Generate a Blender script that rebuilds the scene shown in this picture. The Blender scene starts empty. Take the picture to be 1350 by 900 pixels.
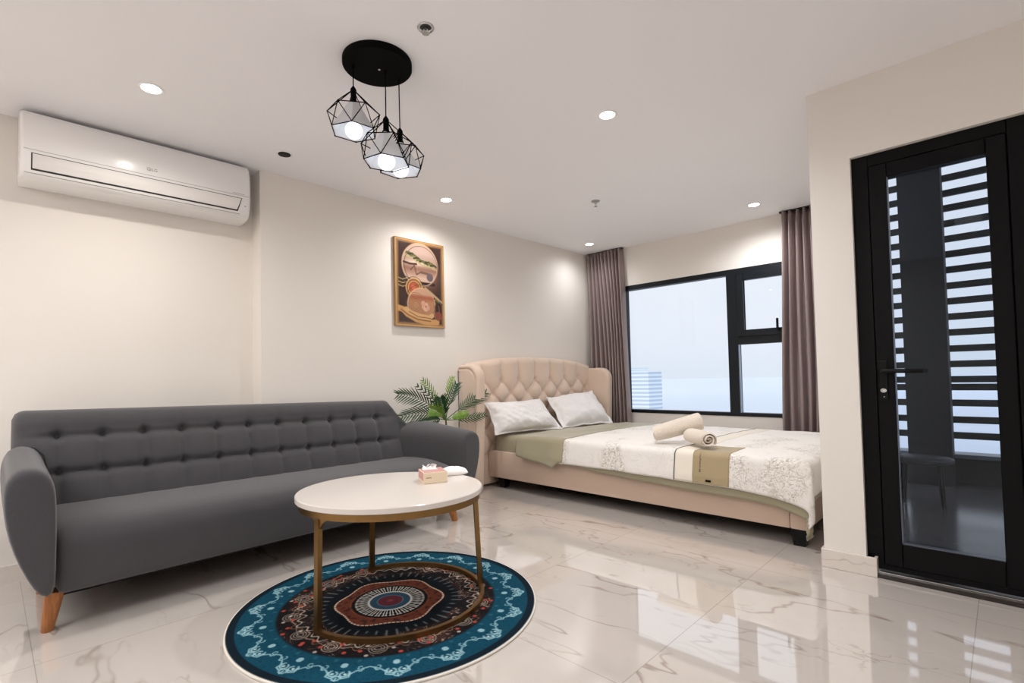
import bpy, bmesh, math, random
import numpy as np
from mathutils import Vector, Matrix, noise
random.seed(7)
PI = math.pi
scene = bpy.context.scene
COL = scene.collection

# ------------------------------------------------------------------ helpers
def srgb(r, g, b):
    f = lambda c: (c/12.92 if c <= .04045 else ((c+.055)/1.055)**2.4)
    return (f(r/255), f(g/255), f(b/255), 1.0)

def nz(x, y, z=0.0):
    return noise.noise(Vector((x, y, z)))

class NT:
    """tiny wrapper round a material's node tree"""
    def __init__(s, name):
        s.m = bpy.data.materials.new(name); s.m.use_nodes = True
        s.t = s.m.node_tree; s.t.nodes.clear()
        s.out = s.n('ShaderNodeOutputMaterial')
    def n(s, typ, **kw):
        k = s.t.nodes.new(typ)
        for a, v in kw.items(): setattr(k, a, v)
        return k
    def l(s, a, b): s.t.links.new(a, b)
    def math(s, op, a, b=None):
        k = s.n('ShaderNodeMath', operation=op)
        for i, v in enumerate((a, b)):
            if v is None: continue
            if isinstance(v, (int, float)): k.inputs[i].default_value = v
            else: s.l(v, k.inputs[i])
        return k.outputs[0]
    def mix(s, fac, a, b):
        k = s.n('ShaderNodeMix', data_type='RGBA')
        for sock, v in ((k.inputs[0], fac), (k.inputs[6], a), (k.inputs[7], b)):
            if isinstance(v, (int, float, tuple)): sock.default_value = v
            else: s.l(v, sock)
        return k.outputs[2]
    def ramp(s, fac, stops, interp='LINEAR'):
        k = s.n('ShaderNodeValToRGB'); k.color_ramp.interpolation = interp
        e = k.color_ramp.elements
        e[0].position, e[0].color = stops[0]; e[1].position, e[1].color = stops[-1]
        for p, c in stops[1:-1]:
            q = e.new(p); q.color = c
        s.l(fac, k.inputs[0]); return k.outputs[0]
    def noise(s, vec, scale, detail=3, rough=.5, dist=0.0):
        k = s.n('ShaderNodeTexNoise')
        k.inputs['Scale'].default_value = scale; k.inputs['Detail'].default_value = detail
        k.inputs['Roughness'].default_value = rough; k.inputs['Distortion'].default_value = dist
        if vec is not None: s.l(vec, k.inputs['Vector'])
        return k.outputs['Fac']
    def coord(s, which='Object'):
        return s.n('ShaderNodeTexCoord').outputs[which]
    def bsdf(s, color=None, rough=.5, metal=0.0, spec=.5, **kw):
        k = s.n('ShaderNodeBsdfPrincipled')
        if color is not None:
            if isinstance(color, tuple): k.inputs['Base Color'].default_value = color
            else: s.l(color, k.inputs['Base Color'])
        if isinstance(rough, (int, float)): k.inputs['Roughness'].default_value = rough
        else: s.l(rough, k.inputs['Roughness'])
        k.inputs['Metallic'].default_value = metal
        k.inputs['Specular IOR Level'].default_value = spec
        for a, v in kw.items(): k.inputs[a.replace('_', ' ')].default_value = v
        s.l(k.outputs[0], s.out.inputs[0]); return k
    def bump(s, k, h, strength=.2, dist=.002):
        b = s.n('ShaderNodeBump'); b.inputs['Strength'].default_value = strength
        b.inputs['Distance'].default_value = dist
        s.l(h, b.inputs['Height']); s.l(b.outputs[0], k.inputs['Normal'])

def simple(name, col, rough=.5, metal=0.0, spec=.5, var=.06, vscale=8, bump=0.0, bscale=300, **kw):
    t = NT(name); co = t.coord()
    n = t.noise(co, vscale, 3)
    dark = tuple(c*(1-var) for c in col[:3])+(1,); lite = tuple(min(1, c*(1+var)) for c in col[:3])+(1,)
    c = t.mix(n, dark, lite)
    k = t.bsdf(c, rough, metal, spec, **kw)
    if bump: t.bump(k, t.noise(co, bscale, 2), bump)
    return t.m

def emit(name, col, strength):
    t = NT(name); e = t.n('ShaderNodeEmission'); e.inputs[0].default_value = col
    e.inputs[1].default_value = strength; t.l(e.outputs[0], t.out.inputs[0]); return t.m

# ---- mesh builders (all coordinates are world coordinates)
def B(): return bmesh.new()

def box(bm, x0, x1, y0, y1, z0, z1, bev=0.0, seg=2):
    vs = [bm.verts.new((x, y, z)) for z in (z0, z1) for y in (y0, y1) for x in (x0, x1)]
    fs = [bm.faces.new([vs[i] for i in q]) for q in ((0,2,3,1),(4,5,7,6),(0,1,5,4),(2,6,7,3),(0,4,6,2),(1,3,7,5))]
    if bev > 0:
        es = list({e for f in fs for e in f.edges})
        bmesh.ops.bevel(bm, geom=es, offset=bev, segments=seg, profile=.5, affect='EDGES')
    return bm

def grid(bm, rows, closeu=False, closev=False, flip=False):
    """rows: list of lists of points"""
    V = [[bm.verts.new(p) for p in r] for r in rows]
    n, m = len(V), len(V[0])
    for i in range(n if closeu else n-1):
        for j in range(m if closev else m-1):
            a, b, c, d = V[i][j], V[(i+1) % n][j], V[(i+1) % n][(j+1) % m], V[i][(j+1) % m]
            try: bm.faces.new((a, d, c, b) if flip else (a, b, c, d))
            except ValueError: pass
    return V

def tube(bm, pts, r, n=8, cap=True):
    pts = [Vector(p) for p in pts]
    rs = r if isinstance(r, (list, tuple)) else [r]*len(pts)
    rows = []; up = None
    for i, p in enumerate(pts):
        d = (pts[min(i+1, len(pts)-1)]-pts[max(i-1, 0)]).normalized()
        if up is None:
            up = Vector((0, 0, 1)) if abs(d.z) < .9 else Vector((1, 0, 0))
        a = d.cross(up).normalized(); b = a.cross(d).normalized(); up = b
        rows.append([p+(a*math.cos(2*PI*k/n)+b*math.sin(2*PI*k/n))*rs[i] for k in range(n)])
    V = grid(bm, rows, closev=True)
    if cap:
        bm.faces.new(V[0][::-1]); bm.faces.new(V[-1])
    return bm

def lathe(bm, c, prof, n=32, cap0=True, cap1=True):
    """prof: list of (radius, z) around the vertical axis through c"""
    rows = [[(c[0]+r*math.cos(2*PI*k/n), c[1]+r*math.sin(2*PI*k/n), c[2]+z) for k in range(n)] for r, z in prof]
    V = grid(bm, rows, closev=True)
    if cap0 and prof[0][0] > 1e-5: bm.faces.new(V[0][::-1])
    if cap1 and prof[-1][0] > 1e-5: bm.faces.new(V[-1])
    return bm

def ball(bm, c, rx, ry, rz, n=16):
    rows = []
    for i in range(n+1):
        a = -PI/2+PI*i/n
        rr = max(math.cos(a), 1e-4)
        rows.append([(c[0]+rx*rr*math.cos(2*PI*k/n), c[1]+ry*rr*math.sin(2*PI*k/n), c[2]+rz*math.sin(a)) for k in range(n)])
    grid(bm, rows, closev=True); return bm

def bar(bm, a, b, w, h):
    """rectangular bar from a to b"""
    a, b = Vector(a), Vector(b); d = (b-a).normalized()
    up = Vector((0, 0, 1)) if abs(d.z) < .9 else Vector((1, 0, 0))
    s = d.cross(up).normalized(); u = s.cross(d)
    rows = [[p+s*x*w/2+u*y*h/2 for x, y in ((-1,-1),(1,-1),(1,1),(-1,1))] for p in (a, b)]
    V = grid(bm, rows, closev=True); bm.faces.new(V[0][::-1]); bm.faces.new(V[1]); return bm

def prism(bm, poly, axis, a, b):
    """poly: 2-D outline, extruded along axis ('x','y','z') from a to b"""
    def P(p, t):
        return {'x': (t, p[0], p[1]), 'y': (p[0], t, p[1]), 'z': (p[0], p[1], t)}[axis]
    V0 = [bm.verts.new(P(p, a)) for p in poly]; V1 = [bm.verts.new(P(p, b)) for p in poly]
    bm.faces.new(V0); bm.faces.new(V1[::-1])
    for i in range(len(poly)):
        j = (i+1) % len(poly); bm.faces.new((V0[i], V1[i], V1[j], V0[j]))
    return bm

WL = {}
def ob(name, bm, mat, parent=None, loc=None, smooth=False, angle=None, sub=0):
    """link bm as ONE mesh object. Children are stored relative to their parent's world place."""
    o0 = WL.get(parent.name_full, Vector()) if parent else Vector(loc or (0, 0, 0))
    bmesh.ops.recalc_face_normals(bm, faces=bm.faces[:])
    bmesh.ops.translate(bm, verts=bm.verts[:], vec=-o0)
    me = bpy.data.meshes.new(name); bm.to_mesh(me); bm.free()
    for m in (mat if isinstance(mat, (list, tuple)) else [mat]): me.materials.append(m)
    if smooth:
        for p in me.polygons: p.use_smooth = True
        if angle: me.set_sharp_from_angle(angle=math.radians(angle))
    o = bpy.data.objects.new(name, me); COL.objects.link(o)
    if parent: o.parent = parent
    else: o.location = o0
    if sub:
        s = o.modifiers.new('smooth', 'SUBSURF'); s.levels = sub; s.render_levels = sub
    WL[o.name_full] = o0
    return o

def tag(o, label, cat, group=None):
    o['label'] = label; o['category'] = cat
    if group: o['group'] = group
    return o

def thing(name, loc, label, cat, group=None):
    o = bpy.data.objects.new(name, None); COL.objects.link(o); o.location = loc
    o.empty_display_size = .05
    WL[o.name_full] = Vector(loc)
    return tag(o, label, cat, group)

def struct(o, label=None):
    o['kind'] = 'structure'
    if label: o['label'] = label
    return o

def copy_tree(o, parent=None, loc=None, label=None):
    c = o.copy(); COL.objects.link(c)
    if parent: c.parent = parent
    if loc is not None: c.location = loc; WL[c.name_full] = Vector(loc)
    if label: c['label'] = label
    for ch in list(o.children): copy_tree(ch, c)
    return c

def paint(o, fn, name='Col'):
    """store a colour per vertex: fn(co array) -> rgb array in sRGB 0..1"""
    me = o.data; n = len(me.vertices)
    co = np.empty(n*3); me.vertices.foreach_get('co', co); co = co.reshape(-1, 3)
    c = fn(co); c = np.where(c <= .04045, c/12.92, ((np.maximum(c, 0)+.055)/1.055)**2.4)
    a = me.color_attributes.new(name, 'FLOAT_COLOR', 'POINT')
    a.data.foreach_set('color', np.c_[c, np.ones(n)].ravel())

def painted(name, rough=.6, spec=.3, coat=0.0, bump=0.0):
    t = NT(name); at = t.n('ShaderNodeVertexColor', layer_name='Col')
    k = t.bsdf(at.outputs[0], rough, 0, spec)
    if coat: k.inputs['Coat Weight'].default_value = coat; k.inputs['Coat Roughness'].default_value = .03
    if bump: t.bump(k, t.noise(t.coord(), 400, 2), bump)
    return t.m

# ------------------------------------------------------------------ key sizes
XL, XREC, YREC = -3.546, -3.70, 1.27      # left wall, its recessed part, where the step is
YW, ZC = 5.04, 2.426                      # window wall, ceiling
YD, XP = 2.971, -.692                     # door wall, its free corner
XR, YB = 2.6, -2.6                        # unseen right and rear walls

# ------------------------------------------------------------------ materials
def wall_mat(name, col):
    t = NT(name); co = t.coord()
    c = t.mix(t.noise(co, 1.3, 2), tuple(x*.985 for x in col[:3])+(1,), tuple(min(1, x*1.01) for x in col[:3])+(1,))
    k = t.bsdf(c, .75, 0, .2); t.bump(k, t.noise(co, 160, 3), .04, .001); return t.m
M_wall = wall_mat('wall_paint', srgb(236, 230, 223))
M_ceil = wall_mat('ceiling_paint', srgb(250, 249, 251))

def marble(name, grout=True, tone=1.0):
    t = NT(name); co = t.coord()
    mp = t.n('ShaderNodeMapping'); mp.inputs['Rotation'].default_value = (0, 0, .62); mp.inputs['Scale'].default_value = (.8, 2.0, 1)
    t.l(co, mp.inputs[0]); v = mp.outputs[0]
    sx = t.n('ShaderNodeSeparateXYZ'); t.l(co, sx.inputs[0])
    px = t.math('DIVIDE', t.math('SUBTRACT', sx.outputs[0], -.925), .81)
    py = t.math('DIVIDE', t.math('SUBTRACT', sx.outputs[1], 1.424), 1.30)
    ix, iy = t.math('FLOOR', px), t.math('FLOOR', py)
    cb = t.n('ShaderNodeCombineXYZ'); t.l(t.math('MULTIPLY', ix, 3.7), cb.inputs[0]); t.l(t.math('MULTIPLY', iy, 5.3), cb.inputs[1])
    ad = t.n('ShaderNodeVectorMath', operation='ADD'); t.l(v, ad.inputs[0]); t.l(cb.outputs[0], ad.inputs[1]); v = ad.outputs[0]
    def vein(scale, width, detail, dist):
        n = t.noise(v, scale, detail, .55, dist)
        return t.ramp(t.math('ABSOLUTE', t.math('SUBTRACT', n, .5)), [(0, (1, 1, 1, 1)), (width*.45, (.55, .55, .55, 1)), (width, (0, 0, 0, 1))])
    m1 = t.ramp(t.noise(v, 1.7, 2), [(.46, (0, 0, 0, 1)), (.62, (1, 1, 1, 1))])
    m2 = t.ramp(t.noise(v, 2.3, 2, .5, .3), [(.5, (0, 0, 0, 1)), (.66, (1, 1, 1, 1))])
    v1 = t.math('MULTIPLY', vein(.85, .0085, 4, .25), m1)
    v2 = t.math('MULTIPLY', vein(1.7, .0085, 4, .35), m2)
    cloud = t.noise(v, 1.1, 4, .6, .6)
    base = t.mix(cloud, srgb(198*tone, 189*tone, 181*tone), srgb(216*tone, 208*tone, 201*tone))
    c = t.mix(t.math('MULTIPLY', v1, .62), base, srgb(132, 110, 92))
    c = t.mix(t.math('MULTIPLY', v2, .55), c, srgb(158, 142, 126))
    if grout:
        fx = t.math('ABSOLUTE', t.math('SUBTRACT', t.math('FRACT', t.math('ADD', px, .5)), .5))
        fy = t.math('ABSOLUTE', t.math('SUBTRACT', t.math('FRACT', t.math('ADD', py, .5)), .5))
        g = t.math('MAXIMUM', t.math('LESS_THAN', fx, .0018), t.math('LESS_THAN', fy, .0011))
        c = t.mix(t.math('MULTIPLY', g, .6), c, srgb(150, 137, 124))
    k = t.bsdf(c, .05 if grout else .18, 0, .5)
    if grout: k.inputs['Coat Weight'].default_value = 1.0; k.inputs['Coat Roughness'].default_value = .015; k.inputs['Coat IOR'].default_value = 1.75
    return t.m
M_floor = marble('polished_marble_tile')
M_skirt = marble('skirting_tile', False, 1.09)

M_black = simple('black_aluminium', srgb(7, 7, 8), .45, 0, .14, .1)
M_navy = simple('dark_window_frame', srgb(14, 20, 26), .4, 0, .3, .1)
M_blk = simple('matte_black', srgb(8, 8, 8), .5, 0, .2, .05)
M_chrome = simple('chrome', srgb(205, 205, 205), .15, 1.0, .5, .03)
M_gold = simple('brushed_gold', srgb(140, 110, 70), .36, 1.0, .5, .12, 30)
M_white = simple('white_plastic', srgb(248, 246, 245), .22, 0, .5, .01)
M_white2 = simple('white_plastic_vane', srgb(234, 230, 227), .35, 0, .5, .01)
M_dark = simple('dark_gap', srgb(40, 38, 37), .6)
M_table = simple('white_lacquer', srgb(222, 214, 207), .16, 0, .5, .01)
M_orange = None
def wood():
    t = NT('warm_wood'); co = t.coord()
    mp = t.n('ShaderNodeMapping'); mp.inputs['Scale'].default_value = (18, 18, 2.2); t.l(co, mp.inputs[0])
    n = t.noise(mp.outputs[0], 3, 5, .6, 1.2)
    c = t.ramp(n, [(.3, srgb(134, 78, 38)), (.7, srgb(190, 124, 68))]); t.bsdf(c, .35, 0, .4); return t.m
M_wood = wood()
def fabric(name, a, b, scale=420, rough=.92, bump=.35, sheen=.3):
    t = NT(name); co = t.coord()
    n1 = t.noise(co, scale, 2, .7); n2 = t.noise(co, 5, 3)
    c = t.mix(n1, a, b); c = t.mix(t.math('MULTIPLY', n2, .25), c, tuple(x*.75 for x in a[:3])+(1,))
    k = t.bsdf(c, rough, 0, .2); k.inputs['Sheen Weight'].default_value = sheen; k.inputs['Sheen Roughness'].default_value = .5
    t.bump(k, n1, bump, .0012); return t.m
M_sofa = fabric('charcoal_woven_fabric', srgb(56, 55, 58), srgb(90, 88, 91))
M_velvet = fabric('beige_velvet', srgb(216, 192, 172), srgb(230, 208, 190), 250, .8, .12, .35)
M_velvet2 = fabric('beige_velvet_rail', srgb(208, 182, 162), srgb(222, 198, 178), 250, .8, .1, .3)
M_olive = fabric('olive_cotton', srgb(156, 148, 122), srgb(172, 164, 138), 300, .40, .1, .3)
M_pillow = fabric('white_cotton', srgb(232, 228, 226), srgb(242, 239, 237), 200, .8, .08, .1)
M_towel = fabric('cream_terry', srgb(206, 192, 174), srgb(244, 234, 220), 110, .95, 1.0, .4)
def curtain_mat():
    t = NT('mauve_satin'); co = t.coord()
    c = t.mix(t.noise(co, 300, 2), srgb(138, 121, 119), srgb(154, 136, 133))
    k = t.bsdf(c, .30, 0, .8); k.inputs['Sheen Weight'].default_value = .1; return t.m
M_curt = curtain_mat()
def duvet_mat():
    t = NT('white_floral_cotton'); co = t.coord()
    mask = t.ramp(t.noise(co, 3.1, 2, .5, .4), [(.50, (0, 0, 0, 1)), (.62, (1, 1, 1, 1))])
    a = t.noise(co, 11, 3, .5, 2.2); b = t.noise(co, 19, 2, .5, 1.5)
    la = t.ramp(t.math('ABSOLUTE', t.math('SUBTRACT', a, .5)), [(0, (1, 1, 1, 1)), (.022, (0, 0, 0, 1))])
    lb = t.ramp(t.math('ABSOLUTE', t.math('SUBTRACT', b, .5)), [(0, (1, 1, 1, 1)), (.03, (0, 0, 0, 1))])
    fill = t.ramp(b, [(.60, (0, 0, 0, 1)), (.66, (1, 1, 1, 1))])
    f = t.math('MULTIPLY', t.math('MAXIMUM', t.math('MAXIMUM', la, t.math('MULTIPLY', lb, .7)), t.math('MULTIPLY', fill, .45)), mask)
    f2 = t.math('MULTIPLY', la, .16)
    c = t.mix(t.math('MULTIPLY', t.math('MAXIMUM', f, f2), .85), srgb(234, 229, 223), srgb(138, 124, 100))
    k = t.bsdf(c, .8, 0, .2); k.inputs['Sheen Weight'].default_value = .1
    t.bump(k, t.noise(co, 22, 4, .6, .8), .25, .01); return t.m
M_duvet = duvet_mat()
def glass(name, tint, refl):
    t = NT(name)
    tr = t.n('ShaderNodeBsdfTransparent'); tr.inputs[0].default_value = tint
    gl = t.n('ShaderNodeBsdfGlossy'); gl.inputs['Roughness'].default_value = .0
    gl.inputs[0].default_value = (.9, .95, 1, 1)
    fr = t.n('ShaderNodeFresnel'); fr.inputs[0].default_value = refl
    mx = t.n('ShaderNodeMixShader'); t.l(fr.outputs[0], mx.inputs[0]); t.l(tr.outputs[0], mx.inputs[1]); t.l(gl.outputs[0], mx.inputs[2])
    t.l(mx.outputs[0], t.out.inputs[0]); return t.m
M_glass = glass('window_glass', (.97, .985, 1, 1), 1.25)
M_glassd = glass('tinted_door_glass', (.86, .90, .95, 1), 1.28)

# ------------------------------------------------------------------ camera (solved from the room's straight lines)
cam = bpy.data.cameras.new('camera'); cam_o = bpy.data.objects.new('camera', cam); COL.objects.link(cam_o)
yaw, pit, rol = -.769509510, .0286889563, -.0228424578
cy, sy, cp, sp, cr, sr = math.cos(yaw), math.sin(yaw), math.cos(pit), math.sin(pit), math.cos(rol), math.sin(rol)
F = Vector((sy*cp, cy*cp, sp)); R0 = Vector((cy, -sy, 0)); U0 = R0.cross(F)
Rv = cr*R0+sr*U0; Uv = -sr*R0+cr*U0
cam_o.matrix_world = Matrix(((Rv.x, Uv.x, -F.x, 0), (Rv.y, Uv.y, -F.y, 0), (Rv.z, Uv.z, -F.z, 1.0), (0, 0, 0, 1)))
cam.sensor_width = 36; cam.lens = 670.494*36/1350; cam.shift_x = .0005; cam.shift_y = .01975
cam.clip_end = 5000; cam.clip_start = .02
scene.camera = cam_o

# ------------------------------------------------------------------ setting
b = B(); box(b, -3.95, XR+.1, YB-.1, YD+.12, -.1, 0); box(b, -3.95, -.66, YD+.12, YW+.08, -.1, 0)
struct(ob('floor', b, M_floor))
b = B(); box(b, -3.95, XR+.1, YB-.1, YD+.10, ZC, ZC+.12); box(b, -3.95, -.655, YD+.10, YW+.08, ZC, ZC+.12)
struct(ob('ceiling', b, M_ceil))
b = B(); box(b, XL-.4, XL, YREC, YW+.08, 0, ZC); box(b, XREC-.25, XREC, YB-.1, YREC, 0, ZC)
struct(ob('wall_left', b, M_wall))
WX0, WX1, WZ0, WZ1 = -3.075, -1.20, .566, 1.99
b = B()
box(b, XL, WX0, YW, YW+.08, 0, ZC); box(b, WX1, -.655, YW, YW+.08, 0, ZC)
box(b, WX0, WX1, YW, YW+.08, 0, WZ0); box(b, WX0, WX1, YW, YW+.08, WZ1, ZC)
struct(ob('wall_window', b, M_wall))
DX0, DX1, DZ1 = -.514, .135, 2.042
b = B()
box(b, XP, DX0, YD, YD+.10, 0, ZC); box(b, DX1, XR, YD, YD+.10, 0, ZC); box(b, DX0, DX1, YD, YD+.10, DZ1, ZC)
box(b, XP, -.655, YD+.10, YW, 0, ZC)
struct(ob('wall_door', b, M_wall))
b = B(); box(b, XR, XR+.1, YB, YD, 0, ZC); struct(ob('wall_right', b, M_wall))
b = B(); box(b, -3.95, XR, YB-.1, YB, 0, ZC); struct(ob('wall_rear', b, M_wall))
# skirting
SK = .092
b = B(); box(b, XP-.012, -.471, YD-.012, YD, 0, SK, .002, 1); box(b, XP-.012, XP, YD, YW, 0, SK)
box(b, -.483, -.471, YD, YD+.03, 0, SK)
struct(ob('baseboard_door', b, M_skirt))
b = B(); box(b, XREC, XREC+.012, YB, YREC, 0, SK); box(b, XL, XL+.012, YREC, YW, 0, SK); box(b, XREC, XL+.012, YREC-.012, YREC, 0, SK)
struct(ob('baseboard_left', b, M_skirt))
b = B(); box(b, XL+.012, XP-.012, YW-.012, YW, 0, SK); struct(ob('baseboard_window', b, M_skirt))

# window
win = bpy.data.objects.new('window_1', None); COL.objects.link(win); win.location = (-2.1, YW, WZ0); WL['window_1'] = Vector(win.location); struct(win)
y0, y1 = YW-.004, YW+.075
b = B()
box(b, WX0, WX1, y0, y1, WZ1-.052, WZ1); box(b, WX0, WX1, y0, y1, WZ0, WZ0+.035)
box(b, WX0, WX0+.018, y0, y1, WZ0, WZ1); box(b, WX1-.05, WX1, y0, y1, WZ0, WZ1)
box(b, -1.930, -1.835, y0, y1, WZ0+.035, WZ1-.052)
box(b, -1.835, WX1-.05, y0, y1, 1.255, 1.328)
ob('window_frame', b, M_navy, win)
b = B()
for q in ((-1.835, -1.770, 1.328, 1.938), (-1.300, -1.25, 1.328, 1.938)): box(b, q[0], q[1], y0-.012, y0+.045, q[2], q[3], .003, 1)
box(b, -1.770, -1.300, y0-.012, y0+.045, 1.328, 1.392, .003, 1); box(b, -1.770, -1.300, y0-.012, y0+.045, 1.868, 1.938, .003, 1)
sash = ob('window_sash', b, M_navy, win)
b = B(); box(b, -1.475, -1.455, y0-.04, y0-.012, 1.37, 1.39); box(b, -1.475, -1.455, y0-.055, y0-.04, 1.37, 1.475, .004, 1)
ob('window_handle', b, M_blk, sash)
for q in ((WX0+.018, -1.930, WZ0+.035, WZ1-.052), (-1.835, WX1-.05, WZ0+.035, 1.255), (-1.770, -1.300, 1.392, 1.868)):
    b = B(); box(b, q[0], q[1], y0+.035, y0+.041, q[2], q[3]); ob('window_pane', b, M_glass, win)
b = B(); box(b, -1.835, -1.825, y0+.004, y0+.03, WZ0+.035, 1.255); box(b, -1.778, -1.770, y0+.01, y0+.034, 1.392, 1.868)
ob('glazing_bead', b, simple('pale_bead', srgb(150, 165, 185), .3, .6), win)

# door
dr = bpy.data.objects.new('door_1', None); COL.objects.link(dr); dr.location = (-.2, YD+.04, 0); WL['door_1'] = Vector(dr.location); struct(dr)
fy0, fy1 = YD+.028, YD+.088
b = B()
box(b, DX0, -.447, fy0, fy1, .035, DZ1, .002, 1); box(b, .041, DX1, fy0, fy1, .035, DZ1, .002, 1); box(b, -.447, .041, fy0, fy1, 1.985, DZ1, .002, 1)
box(b, -.462, -.425, fy1-.022, fy1, .035, 1.99); box(b, .018, .060, fy1-.022, fy1, .035, 1.99)
ob('door_frame', b, M_black, dr)
b = B(); box(b, -.447, .041, fy0, fy1, .035, .058); ob('door_sill', b, M_black, dr)
b = B(); box(b, -.470, DX1, YD-.006, fy1, 0.0, .020, .002, 1); ob('threshold', b, simple('dark_stone', srgb(38, 32, 27), .25), dr)
b = B(); box(b, -.470, DX1, YD+.010, YD+.016, .0195, .027); ob('threshold_strip', b, M_chrome, dr)
b = B()
ly0, ly1 = YD+.018, YD+.064
box(b, -.444, -.374, ly0, ly1, .062, 1.981, .003, 1); box(b, -.026, .038, ly0, ly1, .062, 1.981, .003, 1)
box(b, -.374, -.026, ly0, ly1, .062, .172, .003, 1); box(b, -.374, -.026, ly0, ly1, 1.912, 1.981, .003, 1)
leaf = ob('door_leaf', b, M_black, dr)
b = B(); box(b, -.374, -.026, YD+.045, YD+.051, .172, 1.912); ob('glass_pane', b, M_glassd, leaf)
b = B(); box(b, -.374, -.370, ly0-.001, YD+.045, .172, 1.912); box(b, -.374, -.026, ly0-.001, YD+.045, .172, .176)
ob('glazing_bead', b, simple('grey_bead', srgb(92, 98, 108), .3, .5), leaf)
b = B(); box(b, -.434, -.400, ly0-.010, ly0, .845, 1.035, .004, 2); hp = ob('handle_plate', b, M_blk, leaf)
b = B(); tube(b, [(-.415, ly0-.01, .985), (-.415, ly0-.05, .985), (-.405, ly0-.056, .985), (-.33, ly0-.056, .984), (-.262, ly0-.056, .982)], [.011, .011, .011, .0105, .009], 10)
ob('lever_handle', b, M_blk, hp, smooth=True)
b = B()
rows = [[(-.418+r*math.cos(a), ly0-.011-d, .892+r*.8*math.sin(a)) for a in [2*PI*k/20 for k in range(20)]] for r, d in ((.013, 0), (.012, .005), (.009, .005), (.008, .001), (.004, .003), (.0001, .003))]
grid(b, rows, closev=True); ob('lock_cylinder', b, M_chrome, hp, smooth=True, angle=40)
b = B(); ball(b, (-.417, ly0-.011, .862), .003, .002, .003, 8); ob('screw', b, M_chrome, hp)

# ------------------------------------------------------------------ outside: balcony, ground, tower
M_bal = simple('balcony_tile', srgb(96, 94, 96), .16, 0, .5, .05, 3)
b = B(); box(b, -.655, 2.4, YD+.12, 5.87, -.12, -.008); struct(ob('floor_balcony', b, M_bal))
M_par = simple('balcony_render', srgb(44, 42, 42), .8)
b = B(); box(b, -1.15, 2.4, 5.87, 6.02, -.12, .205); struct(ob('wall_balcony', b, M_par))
b = B(); box(b, -1.15, 2.4, 5.83, 6.04, .205, .240, .004, 1); struct(ob('trim_1', b, simple('balcony_coping', srgb(110, 116, 126), .4)))
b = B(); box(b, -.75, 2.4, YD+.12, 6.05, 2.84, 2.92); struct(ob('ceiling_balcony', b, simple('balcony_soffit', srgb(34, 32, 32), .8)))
sc_ = thing('louvre_screen', (.3, 5.9, .24), 'dark horizontal louvre screen seen through the glass door on the balcony', 'screen')
zs = [.397, .534, .680, .818, .886, 1.02, 1.155, 1.297, 1.436, 1.572, 1.709, 1.85, 1.988, 2.124, 2.261, 2.397, 2.53, 2.665, 2.80]
b = B()
for z in zs: box(b, -1.13, 1.6, 5.89, 5.915, z-.029, z+.029)
ob('slat_panel', b, simple('dark_slat', srgb(17, 20, 24), .5), sc_)
for x in (-1.13, 1.0, 1.58):
    b = B(); box(b, x-.02, x+.02, 5.915, 5.95, .24, 2.84); ob('upright', b, M_navy, sc_)
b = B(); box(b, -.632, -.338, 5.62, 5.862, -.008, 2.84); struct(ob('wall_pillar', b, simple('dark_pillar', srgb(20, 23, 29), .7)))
tb = thing('balcony_table', (-.40, 4.72, -.008), 'low dark oval table on the balcony behind the glass door', 'table')
b = B(); rows = []
for r, z in ((.0001, .305), (.86, .305), (.97, .312), (1, .328), (.98, .343), (.9, .35), (.0001, .35)):
    rows.append([(-.46+.185*r*math.cos(a), 4.75+.13*r*math.sin(a), z) for a in [2*PI*k/36 for k in range(36)]])
grid(b, rows, closev=True); ob('tabletop', b, simple('dark_table', srgb(48, 49, 53), .4), tb, smooth=True, angle=50)
for dx, dy in ((-.10, -.07), (.10, -.07), (-.10, .07), (.10, .07)):
    b = B(); tube(b, [(-.46+dx*1.15, 4.75+dy*1.15, -.008), (-.46+dx, 4.75+dy, .306)], [.008, .012], 8); ob('leg', b, M_blk, tb, smooth=True)

def haze(name, col, em, stripes=None, sscale=1.0):  # distant haze painted in: pale colours with a weak self-glow
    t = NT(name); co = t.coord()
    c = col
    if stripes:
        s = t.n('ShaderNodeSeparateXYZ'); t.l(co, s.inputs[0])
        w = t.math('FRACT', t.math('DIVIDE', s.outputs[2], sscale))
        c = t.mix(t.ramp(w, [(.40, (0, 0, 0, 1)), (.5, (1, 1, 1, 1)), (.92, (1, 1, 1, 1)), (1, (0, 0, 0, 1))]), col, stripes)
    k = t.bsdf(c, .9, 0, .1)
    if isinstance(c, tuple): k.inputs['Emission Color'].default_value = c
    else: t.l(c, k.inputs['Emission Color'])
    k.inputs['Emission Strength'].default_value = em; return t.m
def ground_mat():  # aerial haze mixed in by distance, as colour plus a little emission
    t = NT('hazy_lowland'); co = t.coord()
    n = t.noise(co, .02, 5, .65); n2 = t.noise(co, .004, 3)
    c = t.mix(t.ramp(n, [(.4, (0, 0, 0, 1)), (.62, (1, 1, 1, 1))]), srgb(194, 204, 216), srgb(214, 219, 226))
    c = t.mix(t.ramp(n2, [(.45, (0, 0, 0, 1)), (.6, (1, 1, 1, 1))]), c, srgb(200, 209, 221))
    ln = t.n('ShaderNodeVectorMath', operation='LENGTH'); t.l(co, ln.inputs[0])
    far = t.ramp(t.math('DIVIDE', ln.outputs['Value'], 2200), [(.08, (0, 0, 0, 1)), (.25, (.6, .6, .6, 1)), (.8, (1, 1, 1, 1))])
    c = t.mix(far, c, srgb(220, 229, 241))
    k = t.bsdf(c, .95, 0, .0); t.l(t.mix(far, (0, 0, 0, 1), srgb(220, 229, 241)), k.inputs['Emission Color']); k.inputs['Emission Strength'].default_value = .17; return t.m
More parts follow.
